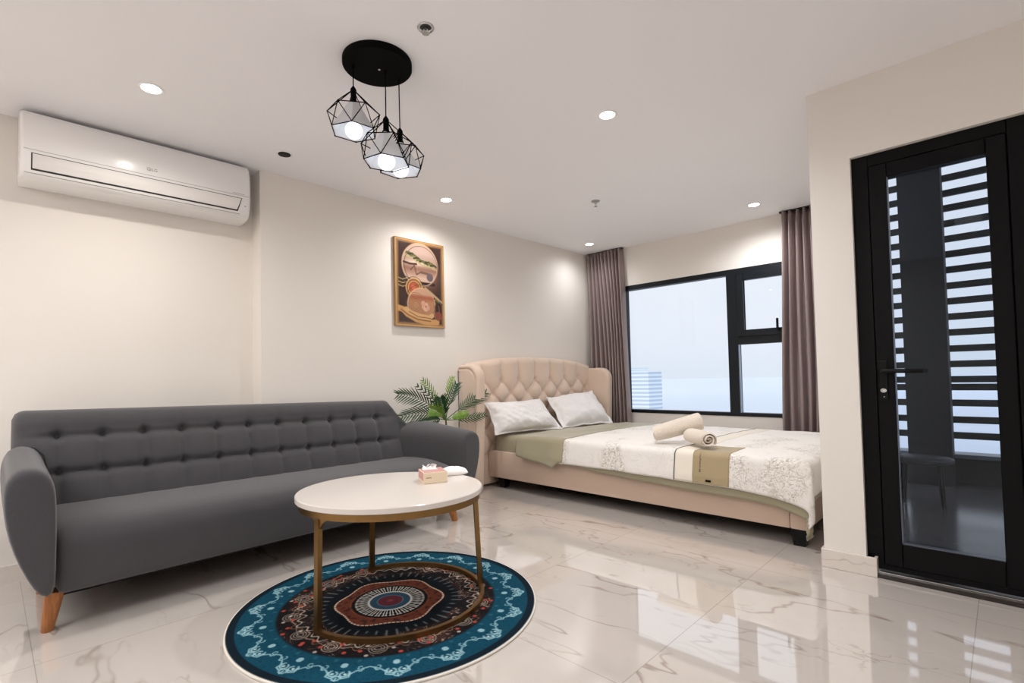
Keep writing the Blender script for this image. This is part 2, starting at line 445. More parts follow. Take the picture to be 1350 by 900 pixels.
b = B(); box(b, -4000, 3000, 20, 4800, -62, -60); struct(ob('ground', b, ground_mat()), 'hazy pale lowland far below the window')
def pt(u, t, z): return (u[0]*t, u[1]*t, 1+z)
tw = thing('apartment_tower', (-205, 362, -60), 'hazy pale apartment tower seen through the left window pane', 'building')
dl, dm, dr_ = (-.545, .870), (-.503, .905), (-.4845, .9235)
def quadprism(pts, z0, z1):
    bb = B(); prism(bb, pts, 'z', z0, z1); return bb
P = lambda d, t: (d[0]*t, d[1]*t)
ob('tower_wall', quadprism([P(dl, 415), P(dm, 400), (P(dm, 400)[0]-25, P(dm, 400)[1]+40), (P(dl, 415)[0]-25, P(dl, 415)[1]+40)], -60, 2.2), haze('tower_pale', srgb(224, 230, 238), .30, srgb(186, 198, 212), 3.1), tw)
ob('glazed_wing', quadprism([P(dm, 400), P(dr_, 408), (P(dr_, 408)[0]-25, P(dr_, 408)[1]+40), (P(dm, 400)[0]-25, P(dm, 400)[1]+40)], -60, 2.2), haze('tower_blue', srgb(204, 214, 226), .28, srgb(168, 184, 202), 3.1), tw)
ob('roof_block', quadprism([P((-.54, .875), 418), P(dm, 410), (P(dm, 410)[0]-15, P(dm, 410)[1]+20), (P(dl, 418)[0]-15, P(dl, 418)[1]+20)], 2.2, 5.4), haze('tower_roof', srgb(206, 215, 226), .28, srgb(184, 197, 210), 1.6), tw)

# world: bright overcast haze
w = bpy.data.worlds.new('overcast_sky'); scene.world = w; w.use_nodes = True
nt = w.node_tree; nt.nodes.clear()
o_ = nt.nodes.new('ShaderNodeOutputWorld'); bg = nt.nodes.new('ShaderNodeBackground'); tc = nt.nodes.new('ShaderNodeTexCoord')
sx = nt.nodes.new('ShaderNodeSeparateXYZ'); rp = nt.nodes.new('ShaderNodeValToRGB')
nt.links.new(tc.outputs['Generated'], sx.inputs[0]); nt.links.new(sx.outputs[2], rp.inputs[0]); nt.links.new(rp.outputs[0], bg.inputs[0]); nt.links.new(bg.outputs[0], o_.inputs[0])
e = rp.color_ramp.elements
e[0].position = 0; e[0].color = srgb(228, 235, 245); e[1].position = .35; e[1].color = srgb(243, 245, 251)
q = e.new(.08); q.color = srgb(236, 241, 249)
bg.inputs[1].default_value = .73

# ------------------------------------------------------------------ curtains
def curtain(name, top, bot, z0, nf, label, slant, seed):
    rnd = random.Random(seed)
    c = thing(name, ((top[0]+top[1])/2, 4.985, z0), label, 'curtain', 'curtains at the window')
    ph = [rnd.uniform(-.5, .5) for _ in range(nf+2)]; am = [rnd.uniform(.7, 1.15) for _ in range(nf+2)]
    NX, NZ = nf*14, 60; rows = []
    for i in range(NZ+1):
        v = i/NZ; z = ZC-.012-(ZC-.012-z0)*v; r = []
        x0 = top[0]+(bot[0]-top[0])*v**.8; x1 = top[1]+(bot[1]-top[1])*v**.8
        for j in range(NX+1):
            s = j/NX
            sw = s+slant*.10*math.sin(PI*s)*math.sin(PI*v*.85)
            f = s*nf; k = int(min(f, nf-1)); a = am[k]*(1-(f-k))+am[k+1]*(f-k)
            ph_ = PI*f+.35*math.sin(3*v+k)
            y = 5.022-.118*min(a, 1.0)*(abs(math.sin(ph_))**1.15)*(.82+.18*v)-.004*math.sin(6*ph_+2*v)
            r.append((x0+(x1-x0)*sw+.006*math.sin(5*v+f), y, z))
        rows.append(r)
    bb = B(); grid(bb, rows); o = ob('curtain_panel', bb, M_curt, c, smooth=True)
    m = o.modifiers.new('thick', 'SOLIDIFY'); m.thickness = .003
    bb = B(); box(bb, top[0]-.005, top[1]+.005, 4.965, 5.012, ZC-.011, ZC-.0005); ob('shadow_gap_strip', bb, M_dark, c)  # dark strip standing in for the shadow slit above the curtain
    return c
curtain('window_curtain', (-3.515, -3.055), (-3.47, -2.99), .02, 10, 'mauve satin curtain gathered behind the headboard, left of the window', 1.0, 3)
curtain('window_curtain', (-1.405, -.73), (-1.455, -.73), .02, 12, 'mauve satin curtain hanging at the foot of the bed, right of the window', .25, 5)

# ------------------------------------------------------------------ air conditioner
ac = thing('air_conditioner', (XREC, .65, 2.06), 'long white wall-mounted air conditioner above the grey sofa', 'air conditioner')
prof = [(XREC+.001, 2.405), (-3.53, 2.405), (-3.505, 2.398), (-3.488, 2.375), (-3.478, 2.32), (-3.474, 2.26), (-3.475, 2.20), (-3.482, 2.135), (-3.496, 2.09), (-3.52, 2.068), (-3.56, 2.06), (XREC+.001, 2.06)]
def acx(z):
    p = [q for q in prof[2:10]]
    for (xa, za), (xb, zb) in zip(p, p[1:]):
        if zb <= z <= za: return xa+(xb-xa)*(za-z)/(za-zb)
    return p[0][0] if z > p[0][1] else p[-1][0]
b = B(); rows = []
ys = [.108, .110, .116, .126, .66, 1.172, 1.184, 1.192, 1.195]; ins = [.035, .016, .006, 0, 0, 0, .008, .020, .045]
for y, i in zip(ys, ins):
    r = []
    for k, (x, z) in enumerate(prof):
        cxm, czm = XREC, 2.235
        r.append((x-(i if x > XREC+.01 else 0), y, z+(czm-z)*i*.8 if x > XREC+.01 else z))
    rows.append(r)
V = grid(b, rows, closev=True); b.faces.new(V[0]); b.faces.new(V[-1][::-1])
ob('casing', b, M_white, ac, smooth=True, angle=35)
def strip(ya, yb, z0, z1, off, slantr=0.0, nz_=6):
    """curved strip that follows the casing front"""
    bb = B(); rows = []
    for i in range(nz_+1):
        z = z0+(z1-z0)*i/nz_
        rows.append([(acx(z)+off, y, z) for y in (ya+(yb-ya)*k/30 for k in range(31))])
        rows[-1][-1] = (rows[-1][-1][0], yb-slantr*(1-i/nz_), z)
    grid(bb, rows); return bb
ob('air_outlet', strip(.150, 1.137, 2.098, 2.182, .0012, .022), M_dark, ac)
ob('air_vane', strip(.155, 1.131, 2.106, 2.178, .004, .022), M_white2, ac)
ob('panel_seam', strip(.122, 1.18, 2.196, 2.1985, .0008), simple('seam_grey', srgb(176, 170, 166), .5), ac)
ob('bottom_seam', strip(.125, 1.13, 2.083, 2.0855, .0012), simple('seam_grey2', srgb(168, 160, 154), .5), ac)
def lettering(txt, size, loc, rot, mat, parent, name='lettering'):
    cu = bpy.data.curves.new(name, 'FONT'); cu.body = txt; cu.size = size; cu.extrude = .0004; cu.align_x = 'CENTER'; cu.align_y = 'CENTER'
    to = bpy.data.objects.new(name, cu); COL.objects.link(to)
    dg = bpy.context.evaluated_depsgraph_get(); me = bpy.data.meshes.new_from_object(to.evaluated_get(dg))
    bpy.data.objects.remove(to)
    me.transform(Matrix.Translation(Vector(loc)-WL[parent.name_full]) @ rot)
    o = bpy.data.objects.new(name, me); me.materials.clear(); me.materials.append(mat); COL.objects.link(o); o.parent = parent
    WL[o.name_full] = WL[parent.name_full]; return o
RYX = Matrix(((0, 0, 1, 0), (1, 0, 0, 0), (0, 1, 0, 0), (0, 0, 0, 1)))     # text faces +X, runs along +Y
M_logo = simple('logo_grey', srgb(150, 144, 142), .4, .3)
lg = lettering('LG', .023, (acx(2.232)+.0008, .668, 2.232), RYX, M_logo, ac, 'maker_logo')
b = B(); rows = [[(acx(2.232)+.001, .641+r*math.cos(a), 2.232+r*math.sin(a)) for a in [2*PI*k/24 for k in range(24)]] for r in (.0105, .0082)]
grid(b, rows, closev=True)
grid(b, [[(acx(2.232)+.001, .641+r*math.cos(a), 2.232+r*math.sin(a)) for a in [2*PI*k/10 for k in range(10)]] for r in (.003, .0001)], closev=True)
bar(b, (acx(2.232)+.001, .641, 2.228), (acx(2.232)+.001, .648, 2.228), .0015, .0025)
ob('maker_emblem', b, M_logo, ac)
b = B(); box(b, acx(2.135)-.001, acx(2.135)+.0012, 1.153, 1.160, 2.132, 2.138); ob('indicator', b, M_logo, ac)
b = B()
for k in range(9): box(b, acx(2.207)-.001, acx(2.207)+.0006, 1.085+.0075*k, 1.085+.0075*k+.0045, 2.205, 2.2085)
ob('small_lettering', b, M_logo, ac)

# ------------------------------------------------------------------ picture on the left wall
def paint_art(co):
    u = (co[:, 1]+.2475)/.495; v = (co[:, 2])/.722          # 0..1 left-right, bottom-top
    n = len(u); A = 722/495
    c = np.zeros((n, 3))
    ed = np.minimum(np.minimum(u, 1-u), np.minimum(v, 1-v)*A)
    t = np.clip((ed-.022)/.055, 0, 1)[:, None]
    gold = np.array([222, 182, 120])/255.; brown = np.array([66, 42, 36])/255.
    c[:] = gold*(1-t)+brown*t
    x = u; y = v*A                                         # square units, y 0..1.459
    mid = np.exp(-(((x-.62)/.25)**2+((y-.85)/.22)**2))[:, None]
    c[:] = c*(1-.6*mid)+np.array([200, 160, 138])/255.*.6*mid
    def blend(m, col, a=1.0):
        m = (np.clip(m, 0, 1)*a)[:, None]; c[:] = c*(1-m)+np.array(col)/255.*m
    def disc(cx, cy_, r, soft=.012): return np.clip((r-np.hypot(x-cx, y-cy_))/soft, 0, 1)
    def ring(cx, cy_, r, wd, sx=1.0): return np.clip(1-np.abs(np.hypot((x-cx)/sx, y-cy_)-r)/wd, 0, 1)
    def stroke(pts, wd):
        d = np.full(n, 9.)
        for (ax, ay), (bx, by) in zip(pts, pts[1:]):
            L = (bx-ax)**2+(by-ay)**2+1e-9; s = np.clip(((x-ax)*(bx-ax)+(y-ay)*(by-ay))/L, 0, 1)
            d = np.minimum(d, np.hypot(x-ax-s*(bx-ax), y-ay-s*(by-ay)))
        return np.clip((wd-d)/.008+.5, 0, 1)
    D1 = disc(.50, 1.05, .36)
    blend(D1, (150, 112, 96)); blend(D1*np.clip((y-.95)/.3, 0, 1), (206, 186, 176)); blend(D1*np.clip((.98-y)/.15, 0, 1), (222, 198, 180))
    blend(D1*np.exp(-(((x-.45)/.3)**2+((y-1.08)/.05)**2)), (238, 224, 214))
    for k in range(11):                                    # foliage drifting across the upper disc
        a = k/10; px_, py_ = .22+.58*a, 1.21-.17*a+.02*math.sin(9*a)
        blend(D1*stroke([(px_-.08, py_+.02), (px_, py_+.035), (px_+.09, py_-.015)], .016), (112, 118, 70) if k % 2 else (66, 72, 44))
        blend(D1*stroke([(px_-.05, py_-.03), (px_+.07, py_-.05)], .008), (190, 186, 130))
    blend(D1*stroke([(.16, 1.07), (.30, 1.05), (.42, 1.06)], .018), (84, 56, 44))
    blend(D1*stroke([(.30, .95), (.38, 1.03), (.42, .88), (.52, .94)], .010), (112, 80, 62))
    blend(D1*stroke([(.52, .93), (.64, .92), (.74, .90)], .020), (120, 96, 88)); blend(disc(.70, .86, .075), (110, 100, 112))
    blend(stroke([(.16, .82), (.35, .76), (.55, .74), (.78, .74)], .026), (46, 34, 32))
    blend(ring(.50, 1.05, .365, .022), (244, 222, 190)); blend(ring(.52, 1.03, .345, .008), (92, 62, 44))
    for k in range(6): blend(stroke([(.06, .82-.03*k), (.14, .80-.03*k), (.21, .825-.03*k)], .007), (206, 190, 140) if k % 2 else (72, 70, 44))
    blend(disc(.37, .645, .175), (158, 104, 62)); blend(ring(.37, .645, .165, .016), (240, 212, 150)); blend(ring(.37, .645, .118, .012), (242, 214, 160))
    blend(disc(.355, .655, .085), (202, 96, 70)); blend(disc(.35, .66, .045), (222, 128, 92)); blend(ring(.37, .645, .19, .008), (66, 42, 34))
    D3 = disc(.52, .37, .28)
    blend(D3, (196, 150, 112)); blend(D3*np.clip((y-.42)/.10, 0, 1), (178, 96, 76)); blend(D3*np.clip((y-.50)/.05, 0, 1), (214, 176, 150))
    for k in range(5): blend(D3*ring(.40, .36, .07+.035*k, .007), (150, 104, 72))
    for k, (px_, py_) in enumerate(((.56, .34), (.61, .37), (.55, .40), (.60, .31), (.64, .33))): blend(disc(px_, py_, .052), (240, 206, 180) if k % 2 else (232, 184, 160))
    blend(disc(.60, .35, .022), (206, 110, 88))
    blend(ring(.52, .37, .285, .020), (244, 220, 176)); blend(ring(.50, .40, .31, .008), (96, 70, 48))
    blend(stroke([(.60, .66), (.74, .58), (.86, .50), (.95, .44)], .020), (208, 186, 150))
    for k in range(5): blend(stroke([(.78+.03*k, .50-.012*k), (.84+.03*k, .46-.012*k)], .010), (150, 146, 92) if k % 2 else (84, 82, 56))
    blend(stroke([(.05, .29), (.14, .27), (.22, .20), (.40, .12), (.62, .08), (.84, .09)], .050), (224, 178, 116))
    blend(stroke([(.20, .28), (.30, .22), (.46, .18), (.66, .16), (.74, .20)], .040), (236, 196, 138))
    blend(stroke([(.10, .27), (.24, .185), (.44, .115), (.70, .10)], .008), (128, 86, 50)); blend(stroke([(.26, .24), (.44, .165), (.70, .15)], .007), (134, 92, 56))
    blend(np.clip((.085-np.abs(x-.87))/.01, 0, 1)*np.clip((.10-np.abs(y-.29))/.01, 0, 1), (62, 40, 36))
    blend(disc(.87, .20, .085), (150, 78, 66)); blend(stroke([(.80, .38), (.80, .14)], .006), (170, 130, 96)); blend(stroke([(.88, .38), (.90, .14)], .006), (150, 108, 80))
    blend(disc(.74, .60, .0), (255, 255, 255))
    e2 = (np.abs(ed-.03) < .006)
    c[e2] = np.array([170, 128, 78])/255.
    c = c*np.array([.86, .81, .78])
    return np.clip(c, 0, 1)
art = thing('wall_picture', (XL, 2.550, 1.437), 'tall brown and gold picture of round medallions on the left wall', 'picture')
b = B()
AX = XL+.026
rows = [[(AX, 2.550-.2475+.495*i/110, 1.437+.722*j/160) for i in range(111)] for j in range(161)]
grid(b, rows); o = ob('picture_panel', b, painted('picture_print', .25, .5, .6), art); paint(o, paint_art)
b = B()
for q in ((-.2505, -.2475, -.003, .725), (.2475, .2505, -.003, .725)): box(b, XL+.001, AX+.003, 2.55+q[0], 2.55+q[1], 1.437+q[2], 1.437+q[3])
for z in ((-.003, 0), (.722, .725)): box(b, XL+.001, AX+.003, 2.55-.2475, 2.55+.2475, 1.437+z[0], 1.437+z[1])
ob('picture_frame', b, simple('thin_gold_frame', srgb(170, 136, 92), .5, .2), art)

# ------------------------------------------------------------------ ceiling fittings
def warm(name, loc, energy, radius=.04, col=(.97, .975, 1), angle=165, blend=1, spot=True):
    l = bpy.data.lights.new(name, 'SPOT' if spot else 'POINT'); l.energy = energy; l.color = col; l.shadow_soft_size = radius
    if spot: l.spot_size = math.radians(angle); l.spot_blend = blend
    o = bpy.data.objects.new(name, l); COL.objects.link(o); o.location = loc; return o
M_lamp = emit('downlight_glow', (1, .95, .88, 1), 12)
dlabels = [((-2.901, .544), 'round recessed downlight above the air conditioner'),
           ((-1.518, 2.369), 'round recessed downlight alone in the middle of the ceiling'),
           ((-3.162, 2.554), 'round recessed downlight above the wall picture'),
           ((-3.209, 4.579), 'round recessed downlight above the headboard, beside the left curtain'),
           ((-1.494, 4.578), 'round recessed downlight above the foot of the bed, near the right curtain')]
first = None
for i, ((x, y), lb) in enumerate(dlabels):
    if first is None:
        first = thing('recessed_downlight', (x, y, ZC), lb, 'ceiling light', 'recessed ceiling downlights')
        b = B(); lathe(b, (x, y, ZC), [(.052, 0), (.053, -.003), (.050, -.006), (.042, -.005), (.040, -.003)], 32, False, False); ob('trim_ring', b, M_white, first, smooth=True, angle=40)
        b = B(); lathe(b, (x, y, ZC), [(.041, -.002), (.040, -.0045), (.0001, -.0045)], 32, False, False); ob('lamp_lens', b, M_lamp, first)
    else: copy_tree(first, None, (x, y, ZC), lb)
E_D = (36, 60, 28, 12, 40)
for ((x, y), _), en, cl in zip(dlabels, E_D, ((1, .955, .89), (.98, .98, 1), (1, .97, .95), (.97, .975, 1), (.95, .97, 1))): warm('downlight_lamp', (x, y, ZC-.02), en, col=cl)
# unseen fill spots without fittings, added to brighten the room
for x, y, en in ((-2.9, -1.2, 10), (-1.2, -.6, 32), (-.2, -.5, 11), (.6, 1.6, 7), (-1.0, 1.5, 14), (1.7, .5, 6), (-1.2, -1.8, 12)):
    warm('unseen_fill_spot', (x, y, ZC-.03), en, .10)

sp1 = thing('ceiling_sprinkler', (-1.640, 1.236, ZC), 'chrome recessed sprinkler beside the black pendant plate', 'sprinkler')
b = B(); lathe(b, (-1.64, 1.236, ZC), [(.034, 0), (.035, -.003), (.031, -.007), (.024, -.004), (.022, -.0005)], 28, False, False); ob('escutcheon', b, M_chrome, sp1, smooth=True)
b = B(); lathe(b, (-1.64, 1.236, ZC), [(.0225, -.0008), (.0001, -.0008)], 24, False, False); ob('recess', b, M_dark, sp1)
b = B(); lathe(b, (-1.64, 1.236, ZC), [(.010, -.001), (.010, -.012), (.006, -.014), (.006, -.022), (.015, -.024), (.015, -.026), (.0001, -.026)], 20, False, False); ob('sprinkler_head', b, M_chrome, sp1, smooth=True, angle=40)
sp2 = thing('ceiling_sprinkler', (-2.369, 3.483, ZC), 'small pendent sprinkler on the ceiling above the bed', 'sprinkler')
b = B(); lathe(b, (-2.369, 3.483, ZC), [(.036, 0), (.035, -.004), (.022, -.010), (.012, -.012)], 28, False, True); ob('escutcheon', b, simple('satin_steel', srgb(170, 166, 162), .3, .9), sp2, smooth=True, angle=40)
b = B(); lathe(b, (-2.369, 3.483, ZC), [(.010, -.011), (.010, -.024), (.005, -.026), (.005, -.040), (.013, -.042), (.012, -.046), (.0001, -.046)], 20, False, False); ob('sprinkler_head', b, M_chrome, sp2, smooth=True, angle=40)
hl = thing('ceiling_speaker', (-3.184, 1.289, ZC), 'small round black ceiling fitting with white rim near the air conditioner', 'ceiling fitting')
b = B(); lathe(b, (-3.184, 1.289, ZC), [(.046, 0), (.046, -.004), (.040, -.008), (.036, -.006)], 28, False, False); ob('trim_ring', b, M_white, hl, smooth=True, angle=40)
b = B(); lathe(b, (-3.184, 1.289, ZC), [(.0365, -.002), (.036, -.011), (.026, -.013), (.0001, -.012)], 28, False, False); ob('cover', b, M_blk, hl, smooth=True, angle=40)

M_blkp = simple('satin_black', srgb(7, 7, 7), .7, 0, .06, .05)
# ------------------------------------------------------------------ pendant light
pd = thing('pendant_light', (-1.972, 1.215, ZC), 'black three-lamp pendant light with diamond wire cages hanging from a round plate', 'pendant light')
b = B(); lathe(b, (-1.972, 1.215, ZC), [(.150, 0), (.152, -.004), (.152, -.026), (.148, -.031), (.0001, -.031)], 48, False, False); ob('ceiling_plate', b, M_blkp, pd, smooth=True, angle=40)
b = B(); ball(b, (-1.974, 1.225, ZC-.031), .006, .006, .004, 10); ob('screw', b, M_chrome, pd)
M_bulb = emit('bulb_glow', (.93, .96, 1, 1), 1.9)
def shade_mat():
    t = NT('white_shade'); d = t.n('ShaderNodeBsdfDiffuse'); d.inputs[0].default_value = srgb(226, 228, 232)
    tr = t.n('ShaderNodeBsdfTranslucent'); tr.inputs[0].default_value = srgb(220, 226, 240)
    m = t.n('ShaderNodeMixShader'); m.inputs[0].default_value = .06
    t.l(d.outputs[0], m.inputs[1]); t.l(tr.outputs[0], m.inputs[2]); t.l(m.outputs[0], t.out.inputs[0]); return t.m
M_shade = shade_mat(); M_base = simple('violet_bulb_base', srgb(150, 150, 205), .2, 0, .5, .25, 60)
pend = [((-2.029, 1.126), (-2.029, 1.126), 2.287, 2.096, 'left', 12), ((-1.965, 1.250), (-1.925, 1.224), 2.148, 1.953, 'front', 0), ((-1.985, 1.335), (-2.020, 1.360), 2.175, 1.985, 'rear', 20)]
lab = {'left': 'wire cage lamp hung highest, left', 'front': 'wire cage lamp in front', 'rear': 'wire cage lamp behind the front one'}
for (ax, ay), (x, y), zcap, zrim, nm, rot in pend:
    b = B(); tube(b, [(ax, ay, ZC-.03), (x, y, zcap)], .0026, 8); lathe(b, (ax, ay, ZC-.031), [(.008, 0), (.006, -.014), (.003, -.016)], 12)
    cord = ob('cord', b, M_blkp, pd, smooth=True, angle=50)
    def nodes(r, z, a0): return [Vector((x+r*math.cos(a0+k*PI/3), y+r*math.sin(a0+k*PI/3), z)) for k in range(6)]
    a0 = math.radians(44+rot)
    top = nodes(.013, zcap-.012, a0); wide = nodes(.112, zcap-.105, a0); rim = nodes(.100, zrim, a0+PI/6)
    b = B(); R_ = .0021
    for k in range(6):
        tube(b, [top[k], wide[k]], R_, 6); tube(b, [wide[k], wide[(k+1) % 6]], R_, 6)
        tube(b, [wide[k], rim[k]], R_, 6); tube(b, [wide[k], rim[(k-1) % 6]], R_, 6); tube(b, [rim[k], rim[(k+1) % 6]], R_, 6)
        ball(b, wide[k], .003, .003, .003, 6); ball(b, rim[k], .003, .003, .003, 6)
    cage = ob('wire_cage', b, M_blkp, pd, smooth=True); cage['label'] = lab[nm]
    b = B(); lathe(b, (x, y, zcap), [(.004, .014), (.008, .008), (.013, 0), (.014, -.012), (.012, -.018), (.013, -.05), (.018, -.056), (.018, -.066), (.0001, -.066)], 20, True, False); ob('lamp_holder', b, M_blkp, pd, smooth=True, angle=40)
    b = B(); t1 = nodes(.024, zcap-.064, a0+PI/6); r1 = nodes(.0975, zrim+.003, a0+PI/6)
    grid(b, [t1, r1], closev=True); grid(b, [[p+(Vector((x, y, p.z))-p)*.02 for p in r] for r in (t1, r1)], closev=True)
    ob('lamp_shade', b, M_shade, pd)
    zb = zrim+.006
    b = B(); lathe(b, (x, y, zb), [(.022, .078), (.026, .070), (.027, .045), (.024, .034)], 20); ob('bulb_base', b, M_base, pd, smooth=True, angle=40)
    b = B(); ball(b, (x, y, zb), .037, .037, .037, 20); ob('light_bulb', b, M_bulb, pd, smooth=True)

# ------------------------------------------------------------------ sofa
SL = dict(y0=.10, y1=2.2)
def szc(y, z):
    """the seat and back sink a little toward the right-hand end"""
    t = min(max((y-SL['y0'])/2.1, 0), 1.1); return z*(1-.058*t)
sofa = thing('sofa', (-3.12, 1.25, 0), 'long charcoal grey button-tufted sofa with wooden legs along the left wall', 'sofa')
BY = [.243+.1760*k for k in range(11)]; BZ = (.757, .585)
def fx(z): return -3.235-(z-.42)*.30
def tuft(y, z):
    d = 0.0
    for bz in BZ:
        d -= .011*math.exp(-((z-bz)/.020)**2)*(1 if BY[0]-.05 < y < BY[-1]+.05 else math.exp(-((min(abs(y-BY[0]), abs(y-BY[-1]))-.05)/.03)**2))
    k = round((y-BY[0])/.176); k = min(max(k, 0), 10); dy = y-BY[k]
    vz = 1.0 if z < .757 else math.exp(-((z-.757)/.05)**2)
    d -= .010*math.exp(-(dy/.020)**2)*vz
    for bz in BZ: d -= .032*math.exp(-(dy*dy+(z-bz)**2)/(.021**2))
    if z < .757: d += .016*abs(math.sin(PI*(y-BY[0])/.176))**.7*abs(math.sin(PI*(z-BZ[1])/.172))**.6
    return d
def yend(z):
    return (.083 if z > .62 else .083+min(.05, (.62-z)*.4)), (2.16 if z > .86 else 2.16+min((.86-z)*.62, .10))
b = B(); rows = []
NZF = 56; prof_b = []
for i in range(NZF+1): prof_b.append(('f', .34+(.800-.34)*i/NZF))
for i in range(1, 11):
    a = PI/2*i/10; prof_b.append(('t', a))
for i in range(1, 7): prof_b.append(('b', .86-(.86-.20)*i/6))
NY = 176
for q, v in prof_b:
    r = []
    for j in range(NY+1):
        s = j/NY
        if q == 'f': z = v; X = None
        elif q == 't': z = .800+.088*math.sin(v)
        else: z = v
        ya, yb_ = yend(z); y = ya+(yb_-ya)*s
        e_ = min(y-ya, yb_-y); rd = .05
        er = 0 if e_ > rd else (1-math.sqrt(max(0, 1-((rd-e_)/rd)**2)))
        zz = z
        if z > .72: zz = z-er*.045*min(1, (z-.72)/.1)
        if q == 'f': X = fx(z)+tuft(y, z)-er*.05
        elif q == 't':
            x0 = fx(.80); xb = -3.515; xm = (x0+xb)/2
            X = xm+(x0+tuft(y, .80)*max(0, 1-v)-xm)*math.cos(v)-er*.05*math.cos(v)**.5 if v < PI/2-.01 else xm-er*.0
        else: X = -3.515 if z < .80 else -3.515+.03*(z-.80)/.06
        r.append((X, y, szc(y, zz)))
    rows.append(r)
# close the top smoothly toward the back edge
V = grid(b, rows)
b.faces.new([V[i][0] for i in range(len(V))]); b.faces.new([V[i][NY] for i in range(len(V))][::-1])
back = ob('backrest', b, M_sofa, sofa, smooth=True, angle=60)
for bz in BZ:
    for y in BY:
        z = bz; b = B(); X = fx(z)+tuft(y, z)+.006
        ball(b, (X, y, szc(y, z)), .008, .0135, .0135, 12); ob('button', b, M_sofa, back, smooth=True)
# seat
b = B(); rows = []
sp_ = [(-3.30, .15), (-2.80, .150), (-2.778, .160), (-2.766, .185), (-2.757, .25), (-2.750, .32), (-2.752, .36), (-2.765, .395), (-2.79, .420), (-2.84, .436), (-2.92, .446), (-3.02, .450), (-3.12, .450), (-3.20, .447), (-3.27, .444), (-3.36, .44)]
NYs = 60
for j in range(NYs+1):
    s = j/NYs; y = .190+(2.325-.190)*s; r = []
    eR = max(0, (y-2.06)/.265); eL = max(0, (.26-y)/.07)
    for k, (x, z) in enumerate(sp_):
        zz, xx = z, x
        front = max(0, min(1, (x+3.15)/.40))
        if z > .3:
            zz = z-.075*eR**2*front*((z-.3)/.15)-.012*eL**2
            zz += .006*math.sin(PI*s)*front
        xx = x-.02*eR**2*front
        r.append((xx, y, szc(y, zz) if z > .2 else zz))
    rows.append(r)
V = grid(b, rows); b.faces.new(V[0]); b.faces.new(V[-1][::-1])
ob('seat', b, M_sofa, sofa, smooth=True, angle=60, sub=1)
# arms: cross-sections in (y, z), lofted from the back to the front
def arm(side):
    base = [(.192, .165), (.150, .170), (.112, .25), (.072, .36), (.049, .47), (.042, .56), (.047, .615), (.066, .648), (.100, .664), (.140, .660), (.172, .640), (.192, .600), (.198, .54), (.198, .40), (.196, .26)]
    rows = []
    xs = [(-3.44, 1), (-3.30, 1), (-3.15, 1), (-3.0, 1), (-2.88, 1), (-2.80, 1), (-2.76, 1), (-2.735, .985), (-2.722, .95), (-2.716, .90), (-2.714, .80), (-2.713, .5)]
    for x, sc in xs:
        r = []
        rise = (.045 if side < 0 else .058)*min(1, max(0, (-2.75-x)/.6))+(.024 if side < 0 else .0)
        for y, z in base:
            z2 = z+rise*max(0, (z-.45)/.21) if z > .45 else z
            if side > 0 : z2 = z2-.022*max(0, (z-.30)/.36)*(1 if z > .3 else 0)
            yc, zc_ = .12, .42
            yy = yc+(y-yc)*sc; zz = zc_+(z2-zc_)*sc
            if side > 0:
                if y > .13: yy += .17*min(1, (y-.13)/.05)*min(1, max(0, (-2.78-x)/.55))**1.2
                yy = 2.508-yy
            r.append((x, yy, szc(yy, zz) if side < 0 else zz*(1-.03)))
        rows.append(r)
    bb = B(); V = grid(bb, rows, closev=True); bb.faces.new(V[0]); bb.faces.new(V[-1][::-1])
    return ob('armrest', bb, M_sofa, sofa, smooth=True, sub=1)
arm(-1); arm(1)
b = B(); box(b, -3.44, -2.83, .21, 2.29, .138, .152); ob('under_sofa_shade_sheet', b, M_blk, sofa)  # black sheet added out of sight to darken the space under the sofa
b = B(); box(b, -3.45, -3.43, .21, 2.29, .02, .15); ob('rear_shade_board', b, M_blk, sofa)  # unseen black board added to hide the bright wall behind the sofa
# piping where the arms meet the back
b = B(); tube(b, [(-3.325, .085, .705), (-3.315, .12, .722), (-3.30, .160, .712), (-3.285, .190, .675), (-3.27, .203, .60), (-3.255, .204, .50), (-3.25, .203, .44)], .0035, 6)
ob('piping', b, simple('dark_piping', srgb(36, 35, 37), .8), sofa, smooth=True)
for (bx, by), (tx, ty) in (((-2.855, .177), (-2.845, .200)), ((-2.802, 2.287), (-2.835, 2.262)), ((-3.40, .19), (-3.38, .21)), ((-3.40, 2.24), (-3.38, 2.22))):
    b = B(); tube(b, [(bx, by, 0), (bx, by, .004), (tx, ty, .162)], [.019, .021, .034], 14); ob('leg', b, M_wood, sofa, smooth=True, angle=50)

